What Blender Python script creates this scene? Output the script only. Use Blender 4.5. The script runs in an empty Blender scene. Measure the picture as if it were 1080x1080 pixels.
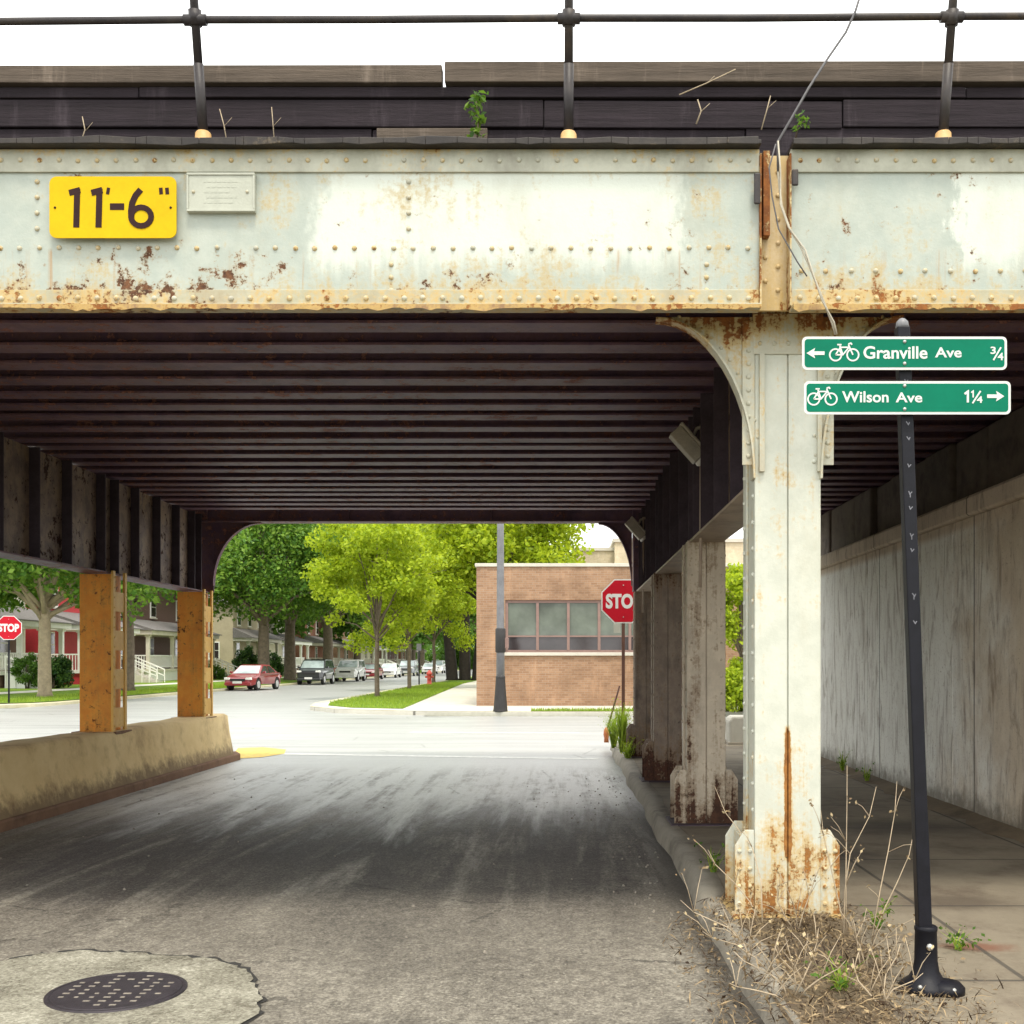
import bpy, math, random
import numpy as np
from mathutils import Vector, Matrix
R = math.radians
sc = bpy.context.scene
col = sc.collection
random.seed(7)
CAMZ = 1.58

# ------------------------------------------------------------------ mesh builder
class MB:
    def __init__(s): s.v = []; s.f = []; s.sm = []; s.mi = []; s.cur = 0
    def add(s, vs, fs, smooth=False):
        b = len(s.v); s.v += [tuple(p) for p in vs]
        for f in fs:
            s.f.append(tuple(b + i for i in f)); s.sm.append(smooth); s.mi.append(s.cur)
        return s
    def box(s, x0, x1, y0, y1, z0, z1):
        vs = [(x0,y0,z0),(x1,y0,z0),(x1,y1,z0),(x0,y1,z0),(x0,y0,z1),(x1,y0,z1),(x1,y1,z1),(x0,y1,z1)]
        return s.add(vs, [(0,3,2,1),(4,5,6,7),(0,1,5,4),(1,2,6,5),(2,3,7,6),(3,0,4,7)])
    def prism(s, poly, axis, a, b):
        """extrude a 2D polygon; axis 'y': poly=(x,z); 'z': (x,y); 'x': (y,z)"""
        n = len(poly)
        area = sum(poly[i][0]*poly[(i+1)%n][1]-poly[(i+1)%n][0]*poly[i][1] for i in range(n))
        if area < 0: poly = poly[::-1]
        def P(p, t): return {'y':(p[0],t,p[1]), 'z':(p[0],p[1],t), 'x':(t,p[0],p[1])}[axis]
        vs = [P(p,a) for p in poly] + [P(p,b) for p in poly]
        fs = [tuple(range(n))[::-1], tuple(range(n,2*n))] + [(i,(i+1)%n,n+(i+1)%n,n+i) for i in range(n)]
        if axis == 'y': fs = [f[::-1] for f in fs]
        return s.add(vs, fs)
    def tube(s, pts, rad, n=8, cap=True, smooth=True):
        pts = [Vector(p) for p in pts]
        if not hasattr(rad, '__len__'): rad = [rad]*len(pts)
        vs = []; fs = []
        up = None
        for i, p in enumerate(pts):
            d = (pts[min(i+1,len(pts)-1)] - pts[max(i-1,0)]).normalized()
            if up is None:
                up = Vector((1,0,0)) if abs(d.x) < .9 else Vector((0,1,0))
            u = (up - d*up.dot(d)).normalized(); up = u; w = d.cross(u)
            for k in range(n):
                a = 2*math.pi*k/n
                vs.append(p + (u*math.cos(a) + w*math.sin(a))*rad[i])
        for i in range(len(pts)-1):
            for k in range(n):
                fs.append((i*n+k, i*n+(k+1)%n, (i+1)*n+(k+1)%n, (i+1)*n+k))
        s.add(vs, fs, smooth)
        if cap:
            b = len(s.v)-len(vs)
            s.f.append(tuple(b+k for k in range(n))[::-1]); s.sm.append(False); s.mi.append(s.cur)
            s.f.append(tuple(b+(len(pts)-1)*n+k for k in range(n))); s.sm.append(False); s.mi.append(s.cur)
        return s
    def lathe(s, prof, n=24, o=(0,0,0), smooth=True, sx=1, sy=1):
        vs = []; fs = []
        for r, z in prof:
            for k in range(n):
                a = 2*math.pi*k/n
                vs.append((o[0]+r*math.cos(a)*sx, o[1]+r*math.sin(a)*sy, o[2]+z))
        for i in range(len(prof)-1):
            for k in range(n):
                fs.append((i*n+k, i*n+(k+1)%n, (i+1)*n+(k+1)%n, (i+1)*n+k))
        s.add(vs, fs, smooth)
        b = len(s.v)-len(vs)
        s.f.append(tuple(b+k for k in range(n))[::-1]); s.sm.append(False); s.mi.append(s.cur)
        s.f.append(tuple(b+(len(prof)-1)*n+k for k in range(n))); s.sm.append(False); s.mi.append(s.cur)
        return s
    def rivet(s, p, d, r=.015, n=8):
        d = Vector(d).normalized(); u = d.orthogonal().normalized(); w = d.cross(u); p = Vector(p)
        vs = []; fs = []
        for rr, h in ((1,-.1),(.92,.35),(.55,.68)):
            for k in range(n):
                a = 2*math.pi*k/n
                vs.append(p + (u*math.cos(a)+w*math.sin(a))*r*rr + d*r*h)
        vs.append(p + d*r*.78)
        for i in range(2):
            for k in range(n): fs.append((i*n+k, i*n+(k+1)%n, (i+1)*n+(k+1)%n, (i+1)*n+k))
        for k in range(n): fs.append((2*n+k, 2*n+(k+1)%n, 3*n))
        return s.add(vs, fs, True)
    def ribbon(s, pts, w, y0, y1, closed=False):
        """flat stroke in the XZ plane with thickness y0..y1"""
        n = len(pts); L = []; Rr = []
        for i in range(n):
            p = Vector(pts[i]).to_2d()
            a = Vector(pts[(i-1)%n]).to_2d() if (closed or i > 0) else None
            b = Vector(pts[(i+1)%n]).to_2d() if (closed or i < n-1) else None
            d1 = (p-a).normalized() if a is not None else None
            d2 = (b-p).normalized() if b is not None else None
            if d1 is None: d1 = d2
            if d2 is None: d2 = d1
            t = (d1+d2)
            t = t.normalized() if t.length > 1e-6 else d1
            nn = Vector((-t.y, t.x)); c = max(.45, nn.dot(Vector((-d1.y,d1.x))))
            L.append(p+nn*w/2/c); Rr.append(p-nn*w/2/c)
        m = n if closed else n-1
        for i in range(m):
            j = (i+1)%n
            q = [Rr[i],Rr[j],L[j],L[i]]
            s.prism([(v.x,v.y) for v in q], 'y', y0, y1)
        return s
    def xf(s, M, start=0):
        for i in range(start, len(s.v)): s.v[i] = tuple(M @ Vector(s.v[i]))
        return s
    def build(s, name, mat, parent=None, off=(0,0,0), bevel=0, seg=2, ang=35):
        me = bpy.data.meshes.new(name)
        me.from_pydata([(a-off[0],b-off[1],c-off[2]) for a,b,c in s.v], [], s.f)
        me.polygons.foreach_set('use_smooth', s.sm)
        mats = mat if isinstance(mat,(list,tuple)) else [mat]
        for m in mats: me.materials.append(m)
        if len(mats) > 1: me.polygons.foreach_set('material_index', s.mi)
        me.update()
        o = bpy.data.objects.new(name, me); col.objects.link(o)
        if parent is not None: o.parent = parent
        if bevel:
            b = o.modifiers.new('Bevel','BEVEL'); b.width = bevel; b.segments = seg; b.limit_method='ANGLE'; b.angle_limit=R(ang)
            b.harden_normals = False
        return o

def tag(o, label=None, cat=None, group=None, kind=None):
    if label: o['label'] = label
    if cat: o['category'] = cat
    if group: o['group'] = group
    if kind: o['kind'] = kind
    return o
def thing(name, label, cat, loc=(0,0,0), rz=0, group=None):
    o = bpy.data.objects.new(name, None); col.objects.link(o)
    o.empty_display_size = .2
    o.location = loc; o.rotation_euler = (0,0,rz)
    return tag(o, label, cat, group)
def copy_tree(o, parent=None):
    c = o.copy(); col.objects.link(c)
    if parent is not None: c.parent = parent
    for ch in [x for x in bpy.data.objects if x.parent == o]: copy_tree(ch, c)
    return c
def text_mb(body, x0, x1, z0, z1, y0, y1, off=.03, mb=None, just_h=False):
    cu = bpy.data.curves.new('lettering','FONT'); cu.body = body; cu.size = 1; cu.offset = off; cu.resolution_u = 4
    ob = bpy.data.objects.new('lettering', cu); col.objects.link(ob)
    bpy.context.view_layer.update()
    me = bpy.data.meshes.new_from_object(ob)
    vs = [v.co.copy() for v in me.vertices]; fs = [tuple(p.vertices) for p in me.polygons]
    bpy.data.objects.remove(ob); bpy.data.curves.remove(cu); bpy.data.meshes.remove(me)
    ax = min(v.x for v in vs); bx = max(v.x for v in vs); az = min(v.y for v in vs); bz = max(v.y for v in vs)
    sx = (x1-x0)/(bx-ax); sz = (z1-z0)/(bz-az)
    if mb is None: mb = MB()
    n = len(vs)
    P = [(x0+(v.x-ax)*sx, z0+(v.y-az)*sz) for v in vs]
    mb.add([(p[0], y0, p[1]) for p in P], fs)
    # side walls along boundary edges
    cnt = {}
    for f in fs:
        for i in range(len(f)):
            e = (f[i], f[(i+1)%len(f)]); cnt[e] = 1
    b = len(mb.v)
    mb.v += [(p[0], y1, p[1]) for p in P]
    for e in cnt:
        if (e[1], e[0]) not in cnt:
            mb.f.append((b-n+e[0], b+e[0], b+e[1], b-n+e[1])); mb.sm.append(False); mb.mi.append(mb.cur)
    return mb

# ------------------------------------------------------------------ materials
class G:
    def __init__(s, name):
        s.m = bpy.data.materials.new(name); s.m.use_nodes = True
        s.t = s.m.node_tree; s.t.nodes.clear()
        s._pos = None
    def nd(s, typ, **kw):
        n = s.t.nodes.new(typ)
        for k, v in kw.items(): setattr(n, k, v)
        return n
    def put(s, sock, v):
        if isinstance(v, bpy.types.NodeSocket): s.t.links.new(v, sock)
        elif isinstance(v, (tuple, list)):
            sock.default_value = (*v, 1) if (len(v) == 3 and sock.type == 'RGBA') else v
        else: sock.default_value = v
    def pos(s):
        if s._pos is None: s._pos = s.nd('ShaderNodeNewGeometry')
        return s._pos.outputs['Position']
    def island(s):
        s.pos(); return s._pos.outputs['Random Per Island']
    def comp(s, i, v=None):
        n = s.nd('ShaderNodeSeparateXYZ'); s.put(n.inputs[0], v or s.pos()); return n.outputs[i]
    def comb(s, x, y, z):
        n = s.nd('ShaderNodeCombineXYZ')
        for i, q in enumerate((x,y,z)): s.put(n.inputs[i], q)
        return n.outputs[0]
    def map(s, scale=(1,1,1), loc=(0,0,0), v=None):
        n = s.nd('ShaderNodeMapping'); s.put(n.inputs['Vector'], v or s.pos()); n.inputs['Scale'].default_value = scale; n.inputs['Location'].default_value = loc
        return n.outputs[0]
    def noise(s, scale, detail=4, rough=.6, st=None, loc=(0,0,0), dist=0, v=None):
        n = s.nd('ShaderNodeTexNoise'); n.inputs['Scale'].default_value = scale; n.inputs['Detail'].default_value = detail
        n.inputs['Roughness'].default_value = rough; n.inputs['Distortion'].default_value = dist
        s.put(n.inputs['Vector'], s.map(st or (1,1,1), loc, v) if (st or loc != (0,0,0)) else (v or s.pos()))
        return n.outputs[0]
    def vor(s, scale, st=None, feature='F1', out=0):
        n = s.nd('ShaderNodeTexVoronoi', feature=feature); n.inputs['Scale'].default_value = scale
        s.put(n.inputs['Vector'], s.map(st) if st else s.pos()); return n.outputs[out]
    def math(s, op, a, b=0, clamp=False):
        n = s.nd('ShaderNodeMath', operation=op, use_clamp=clamp); s.put(n.inputs[0], a); s.put(n.inputs[1], b); return n.outputs[0]
    def sstep(s, v, lo, hi, a=0, b=1):
        n = s.nd('ShaderNodeMapRange', interpolation_type='SMOOTHSTEP'); s.put(n.inputs[0], v)
        for i, q in enumerate((lo,hi,a,b)): s.put(n.inputs[i+1], q)
        return n.outputs[0]
    def mix(s, f, a, b, mode='MIX'):
        n = s.nd('ShaderNodeMix', data_type='RGBA', blend_type=mode); s.put(n.inputs[0], f); s.put(n.inputs[6], a); s.put(n.inputs[7], b)
        return n.outputs[2]
    def ramp(s, f, stops):
        n = s.nd('ShaderNodeValToRGB'); s.put(n.inputs[0], f); e = n.color_ramp.elements
        e[0].position, e[0].color = stops[0][0], (*stops[0][1],1); e[1].position, e[1].color = stops[-1][0], (*stops[-1][1],1)
        for p, c in stops[1:-1]:
            q = e.new(p); q.color = (*c,1)
        return n.outputs[0]
    def out(s, color, rough=.7, bump=None, bstr=.3, bdist=.01, metal=0, spec=.5, trans=None, coat=0, emit=None, alpha=None):
        p = s.nd('ShaderNodeBsdfPrincipled'); s.put(p.inputs['Base Color'], color); s.put(p.inputs['Roughness'], rough)
        s.put(p.inputs['Metallic'], metal); s.put(p.inputs['Specular IOR Level'], spec); p.inputs['Coat Weight'].default_value = coat
        if bump is not None:
            b = s.nd('ShaderNodeBump'); b.inputs['Strength'].default_value = bstr; b.inputs['Distance'].default_value = bdist
            s.put(b.inputs['Height'], bump); s.t.links.new(b.outputs[0], p.inputs['Normal'])
        o = s.nd('ShaderNodeOutputMaterial'); sh = p.outputs[0]
        if trans is not None:
            t = s.nd('ShaderNodeBsdfTranslucent'); s.put(t.inputs[0], trans[1]); mx = s.nd('ShaderNodeMixShader')
            mx.inputs[0].default_value = trans[0]; s.t.links.new(sh, mx.inputs[1]); s.t.links.new(t.outputs[0], mx.inputs[2]); sh = mx.outputs[0]
        s.t.links.new(sh, o.inputs[0]); return s.m

def simple(name, c, rough=.6, metal=0, var=.15, sc_=6, spec=.5, bstr=.12, coat=0):
    g = G(name); n = g.noise(sc_, 5); n2 = g.noise(sc_*9, 4)
    k = g.math('ADD', g.math('MULTIPLY', n, .65), g.math('MULTIPLY', n2, .35))
    c0 = tuple(x*(1-var) for x in c); c1 = tuple(min(1,x*(1+var)) for x in c)
    return g.out(g.ramp(k, [(.3,c0),(.7,c1)]), rough, n2, bstr, .004, metal, spec, coat=coat)

def steel(name, paint, paint2, rust=.3, bands=(), streak=.25, rough=.5, dirt=(.10,.08,.06), dirtamt=.25, rustc=((.12,.04,.015),(.30,.11,.025)), halo=(.50,.33,.10), patch=False, seam=None, seed=0, spec=.35, chips=None, hw=.10, chipc=((.05,.025,.016),(.17,.075,.035),(.30,.19,.08))):
    """painted steel, rusting in patches and in streaks; bands = (z_lo, z_hi, strength) where wear is heavier"""
    g = G(name); L = (seed*3.1, seed*1.7, seed*.9)
    big = g.noise(1.3, 8, .62, loc=L); mid = g.noise(5.5, 8, .68, loc=L); fin = g.noise(38, 6, .7, loc=L)
    strk = g.noise(1, 6, .65, st=(16,16,.8), loc=L)
    z = g.comp(2)
    r = g.math('ADD', g.math('MULTIPLY', big, .34), g.math('ADD', g.math('MULTIPLY', mid, .38), g.math('MULTIPLY', fin, .28)))
    r = g.math('ADD', r, g.math('MULTIPLY', g.math('SUBTRACT', strk, .5), streak))
    for z0, z1, st in bands:
        r = g.math('ADD', r, g.sstep(z, z0, z1, st, 0))
    if seam:
        x0, w, z0, z1, st = seam
        a = g.sstep(g.math('ABSOLUTE', g.math('SUBTRACT', g.comp(0), x0)), 0, w, 1, 0)
        b = g.math('MULTIPLY', g.sstep(z, z0-.15, z0), g.sstep(z, z1, z1+.1, 1, 0))
        r = g.math('ADD', r, g.math('MULTIPLY', g.math('MULTIPLY', a, b), st))
    t = .72 - rust*.35
    p = g.mix(g.sstep(mid, .35, .65), paint, paint2)
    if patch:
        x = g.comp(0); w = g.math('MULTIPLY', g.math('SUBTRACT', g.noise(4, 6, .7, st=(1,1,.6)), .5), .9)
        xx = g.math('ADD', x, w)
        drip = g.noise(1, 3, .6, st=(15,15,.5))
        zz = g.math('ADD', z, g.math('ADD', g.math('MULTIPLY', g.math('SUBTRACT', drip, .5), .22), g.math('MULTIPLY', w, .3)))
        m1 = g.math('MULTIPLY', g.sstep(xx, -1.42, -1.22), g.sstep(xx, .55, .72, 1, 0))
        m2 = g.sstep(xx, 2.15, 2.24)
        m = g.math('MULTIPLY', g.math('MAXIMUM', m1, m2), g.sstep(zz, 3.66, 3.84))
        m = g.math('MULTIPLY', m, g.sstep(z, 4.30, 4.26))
        p = g.mix(g.math('MULTIPLY', m, .9), p, (.58,.61,.55))  # sunlit areas put into the girder colour as whiter patches
    if patch:
        run = g.noise(1, 5, .6, st=(19,19,.55), loc=(2,2,7)); rz = g.math('MULTIPLY', g.sstep(z, 3.84, 3.80), g.sstep(z, 3.50, 3.62))
        gate = g.sstep(g.noise(1.6, 4, .6, loc=(8,1,3)), .42, .6)
        p = g.mix(g.math('MULTIPLY', g.math('MULTIPLY', g.sstep(run, .55, .70), rz), g.math('MULTIPLY', gate, .75)), p, (.36,.20,.07))
    p = g.mix(g.math('MULTIPLY', g.sstep(g.noise(2.4, 7, .7, st=(1,1,.45), loc=(5+seed,2,1)), .45, .75), dirtamt), p, dirt)
    p = g.mix(g.sstep(r, t-hw, t+.01, 0, .75), p, halo)
    rc = g.ramp(g.noise(22, 5, .7, loc=L), [(.3, rustc[0]), (.7, rustc[1])])
    mask = g.sstep(r, t, t+.05)
    c = g.mix(mask, p, rc)
    if chips:
        z0, z1, x0, x1, am = chips
        ck = g.math('ADD', g.math('MULTIPLY', g.noise(11, 9, .72, loc=(9,4,2)), .7), g.math('MULTIPLY', g.noise(2.1, 4, .6, loc=(3,8,1)), .3))
        wt = g.math('ADD', g.math('MULTIPLY', g.sstep(z, z0, z1, 1, 0), am), g.math('MULTIPLY', g.sstep(g.comp(0), x0, x1, 1, 0), g.math('MULTIPLY', g.sstep(z, z1+.1, z1-.2), .035)))
        ck = g.math('ADD', ck, wt); cmk = g.sstep(ck, .625, .645)
        c = g.mix(g.sstep(ck, .585, .64, 0, .6), c, chipc[2]); c = g.mix(cmk, c, g.ramp(fin, [(.35,chipc[0]),(.65,chipc[1])])); mask = g.math('MAXIMUM', mask, cmk)
    h = g.math('ADD', g.math('MULTIPLY', fin, .35), g.math('MULTIPLY', mask, -.6))
    h = g.math('ADD', h, g.math('MULTIPLY', big, .5))
    return g.out(c, g.sstep(mask, 0, 1, rough, .9), h, .45, .012, 0, spec)

M = {}
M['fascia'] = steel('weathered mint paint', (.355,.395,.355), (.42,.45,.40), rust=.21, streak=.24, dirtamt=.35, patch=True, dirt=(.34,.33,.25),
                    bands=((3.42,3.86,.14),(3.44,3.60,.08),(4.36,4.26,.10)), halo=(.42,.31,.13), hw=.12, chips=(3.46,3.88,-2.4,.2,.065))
M['rivet'] = steel('rusting rivet heads', (.40,.40,.33), (.48,.48,.40), rust=.50, streak=.1, dirtamt=.5, dirt=(.16,.11,.07), seed=17)
M['fascia_flange'] = steel('rusted cream flange paint', (.36,.34,.24), (.42,.41,.32), rust=.50, streak=.2, dirtamt=.5, chips=(3.2,3.7,-2.4,.6,.07), dirt=(.30,.20,.10))
M['top_angle'] = steel('sooty cream angle paint', (.36,.36,.29), (.46,.46,.38), rust=.22, streak=.2, dirtamt=.55, dirt=(.14,.12,.10), bands=((4.42,4.30,.16),))
M['rust_edge'] = steel('rusted flange edge', (.26,.15,.07), (.34,.22,.11), rust=.62, streak=.1, dirtamt=.4, seed=23)
M['lip'] = steel('soot black girder lip', (.018,.014,.013), (.04,.032,.026), rust=.22, streak=.1, dirtamt=.6, dirt=(.02,.015,.015), rustc=((.03,.017,.012),(.12,.06,.03)), halo=(.2,.15,.09), seed=21)
M['joint'] = steel('ochre rusted joint plate', (.50,.36,.16), (.58,.46,.28), rust=.5, streak=.4, seed=4)
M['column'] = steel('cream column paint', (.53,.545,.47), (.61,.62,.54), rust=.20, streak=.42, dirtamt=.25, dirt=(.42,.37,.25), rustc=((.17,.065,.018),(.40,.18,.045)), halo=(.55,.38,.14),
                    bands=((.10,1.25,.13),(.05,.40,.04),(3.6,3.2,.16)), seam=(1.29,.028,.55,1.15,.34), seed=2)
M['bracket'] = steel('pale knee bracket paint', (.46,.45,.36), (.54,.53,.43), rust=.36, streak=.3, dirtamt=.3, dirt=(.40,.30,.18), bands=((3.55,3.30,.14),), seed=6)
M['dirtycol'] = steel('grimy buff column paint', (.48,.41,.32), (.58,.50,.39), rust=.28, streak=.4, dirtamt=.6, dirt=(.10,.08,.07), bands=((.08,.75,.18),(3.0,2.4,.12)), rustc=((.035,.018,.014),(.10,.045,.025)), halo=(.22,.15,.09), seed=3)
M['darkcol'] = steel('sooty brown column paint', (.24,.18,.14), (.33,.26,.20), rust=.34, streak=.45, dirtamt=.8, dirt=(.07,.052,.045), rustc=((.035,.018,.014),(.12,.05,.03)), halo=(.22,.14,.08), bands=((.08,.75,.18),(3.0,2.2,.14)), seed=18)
M['orangecol'] = steel('rust orange column', (.72,.25,.015), (.78,.33,.03), rust=.30, streak=.45, dirtamt=.5, dirt=(.26,.08,.02), rustc=((.10,.03,.02),(.22,.075,.02)), halo=(.50,.22,.03), seed=5, bands=((2.75,2.2,.11),(.7,1.1,.08)), chips=(-1,5,7,8,-.002), chipc=((.06,.022,.015),(.20,.07,.02),(.34,.12,.02)))
M['orangecol_lit'] = steel('orange column paint lit edge', (.70,.40,.08), (.74,.48,.13), rust=.32, streak=.4, dirtamt=.4, dirt=(.32,.14,.04), halo=(.5,.26,.05), seed=8)  # lit copy of the orange paint, side light put into the colour
M['under'] = steel('soot dark beams', (.13,.078,.12), (.20,.115,.15), rust=.48, streak=.1, dirtamt=.8, dirt=(.055,.036,.052), rustc=((.10,.045,.045),(.30,.13,.10)), halo=(.15,.085,.085), seed=9, spec=.2, chips=(5,6,-1.5,1.0,.035), chipc=((.20,.085,.065),(.36,.18,.15),(.07,.04,.05)))
M['girder_dark'] = steel('soot brown girder web', (.19,.135,.115), (.31,.23,.165), rust=.2, streak=.5, dirtamt=.75, dirt=(.05,.035,.04), rustc=((.09,.045,.035),(.22,.10,.06)), halo=(.34,.24,.14), seed=11, spec=.2, chips=(2.5,4.6,5,6,.045), chipc=((.03,.018,.018),(.09,.045,.03),(.12,.08,.06)), bands=((4.0,3.3,.10),))
M['flange_dusty'] = steel('dusty buff flange', (.36,.28,.22), (.44,.36,.28), rust=.2, streak=.1, dirtamt=.5, dirt=(.08,.06,.05), seed=12)
M['stiff_dark'] = simple('black soot stiffeners', (.055,.038,.05), .8, var=.4)
M['slab'] = simple('soot stained deck concrete', (.15,.095,.125), .9, var=.5, sc_=2)

def timber(name, c, seed):
    g = G(name); n = g.noise(1, 8, .7, st=(1.1,22,22), loc=(seed,0,seed)); w = g.noise(3, 6, loc=(seed,3,1)); f = g.noise(60, 4, st=(.3,1,1))
    k = g.math('ADD', g.math('MULTIPLY', n, .7), g.math('MULTIPLY', w, .3))
    cc = g.ramp(k, [(.3,tuple(x*.45 for x in c)),(.55,c),(.75,tuple(x*1.6 for x in c))])
    cc = g.mix(g.math('MULTIPLY', g.sstep(g.noise(1, 7, .7, st=(7,7,.9), loc=(seed,1,2)), .54, .74), .5), cc, tuple(min(.4,x*2.6+.02) for x in c))
    return g.out(cc, .85, g.math('ADD', n, g.math('MULTIPLY', f, .3)), .7, .012, 0, .25)
M['timber_dark'] = timber('creosote black timber', (.026,.019,.024), 1)
M['timber_mid'] = timber('weathered brown timber', (.105,.082,.065), 5)
M['timber_grey'] = timber('grey weathered timber', (.15,.125,.10), 9)
M['railpipe'] = steel('dark railing pipe paint', (.022,.018,.021), (.036,.030,.030), rust=.3, streak=.1, dirtamt=.4, rustc=((.03,.017,.012),(.10,.05,.03)), halo=(.07,.05,.035), seed=13)
M['ochre'] = steel('ochre post foot', (.48,.28,.10), (.55,.35,.16), rust=.4, seed=14)

def concrete(name, c0, c1, stain=(.12,.10,.08), amt=.5, joint=None, speck=.3, rough=.88, streak=False, fs=90, spot=None, bstr=.5, far_light=None, foot_dark=None):
    g = G(name); big = g.noise(.9, 8, .65); mid = g.noise(6, 8, .7); fin = g.noise(fs, 5, .75)
    k = g.math('ADD', g.math('MULTIPLY', big, .5), g.math('ADD', g.math('MULTIPLY', mid, .3), g.math('MULTIPLY', fin, .2)))
    c = g.ramp(k, [(.34,c0),(.64,c1)])
    st = g.noise(1, 7, .7, st=(5,5,1.1), dist=1.6) if streak else g.noise(2.2, 8, .72, loc=(7,3,2))
    if far_light: 
        y0, y1, wc = far_light
        yy = g.math('ADD', g.comp(1), g.math('MULTIPLY', g.math('SUBTRACT', g.noise(1.1, 7, .7), .5), 5))
        c = g.mix(g.math('MULTIPLY', g.sstep(yy, y0, y1), g.sstep(g.comp(2), 2.9, 2.8)), c, wc)  # light from the far opening put into the wall colour
    c = g.mix(g.math('MULTIPLY', g.sstep(st, .46, .72), amt), c, stain)
    c = g.mix(g.math('MULTIPLY', g.sstep(fin, .56, .68), speck), c, stain)
    if foot_dark:
        z0, z1, mc = foot_dark
        c = g.mix(g.math('MULTIPLY', g.sstep(g.math('ADD', g.comp(2), g.math('MULTIPLY', g.math('SUBTRACT', mid, .5), .5)), z0, z1, 1, 0), .8), c, mc)  # darker and browner towards the foot
    h = g.math('ADD', g.math('MULTIPLY', mid, .5), g.math('MULTIPLY', fin, .35))
    if spot:
        for sx_, sy_, sr_, sc__ in spot:
            dx = g.math('SUBTRACT', g.comp(0), sx_); dy = g.math('MULTIPLY', g.math('SUBTRACT', g.comp(1), sy_), 1.6)
            dd = g.math('ADD', g.math('SQRT', g.math('ADD', g.math('MULTIPLY', dx, dx), g.math('MULTIPLY', dy, dy))), g.math('MULTIPLY', g.math('SUBTRACT', mid, .5), .35))
            c = g.mix(g.sstep(dd, sr_*.2, sr_, .7, 0), c, sc__)
    if joint:
        for ax, stp, offv in joint:
            q = g.math('FRACT', g.math('DIVIDE', g.math('ADD', g.comp(ax), offv+100*stp), stp))
            d = g.sstep(g.math('ABSOLUTE', g.math('SUBTRACT', q, .5)), .011/stp*.7, .011/stp*1.6, 1, 0)
            c = g.mix(g.math('MULTIPLY', d, .75), c, (.05,.045,.04)); h = g.math('SUBTRACT', h, d)
    return g.out(c, rough, h, bstr, .015, 0, .3)
M['walk'] = concrete('worn sidewalk concrete', (.15,.125,.092), (.25,.215,.16), (.085,.06,.045), .65, joint=((1,1.52,.35),(0,1.5,.13)), spot=((2.12,5.55,.24,(.17,.06,.035)),(2.4,6.6,.5,(.08,.06,.045)),(1.9,8.2,.8,(.07,.055,.045)),(3.0,9.6,1.0,(.06,.05,.04))))
M['walk_far'] = concrete('pale far pavement', (.46,.44,.38), (.60,.58,.50), (.30,.28,.24), .3, joint=((1,1.5,0),))
M['kerb'] = concrete('stained kerb concrete', (.20,.18,.15), (.36,.33,.27), (.07,.06,.05), .7)
M['kerb_far'] = concrete('buff kerb paint', (.50,.46,.30), (.62,.58,.42), (.34,.30,.2), .4)
M['barrier'] = concrete('buff barrier concrete', (.62,.45,.21), (.76,.60,.32), (.25,.14,.065), .55, speck=.25, foot_dark=(.12,.34,(.13,.085,.05)))
M['barrier_kerb'] = concrete('rust brown barrier kerb', (.16,.085,.05), (.25,.15,.09), (.06,.035,.025), .6)
M['wall'] = concrete('stained abutment concrete', (.50,.42,.32), (.70,.61,.49), (.19,.135,.095), .75, streak=True, speck=.6, fs=34, joint=((1,3.02,.4),), far_light=(9.0,11.6,(.88,.89,.84)), foot_dark=(.16,.42,(.15,.13,.10)))
M['wall_rough'] = concrete('spalled backwall concrete', (.10,.085,.07), (.22,.18,.14), (.04,.03,.03), .7, bstr=1)
M['patch'] = concrete('pale concrete road patch', (.135,.125,.09), (.24,.22,.16), (.06,.052,.04), .6, speck=.9, fs=48, bstr=1.0)
M['stone'] = concrete('pale sill stone', (.45,.42,.36), (.58,.55,.48), (.25,.22,.18), .3)

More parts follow.
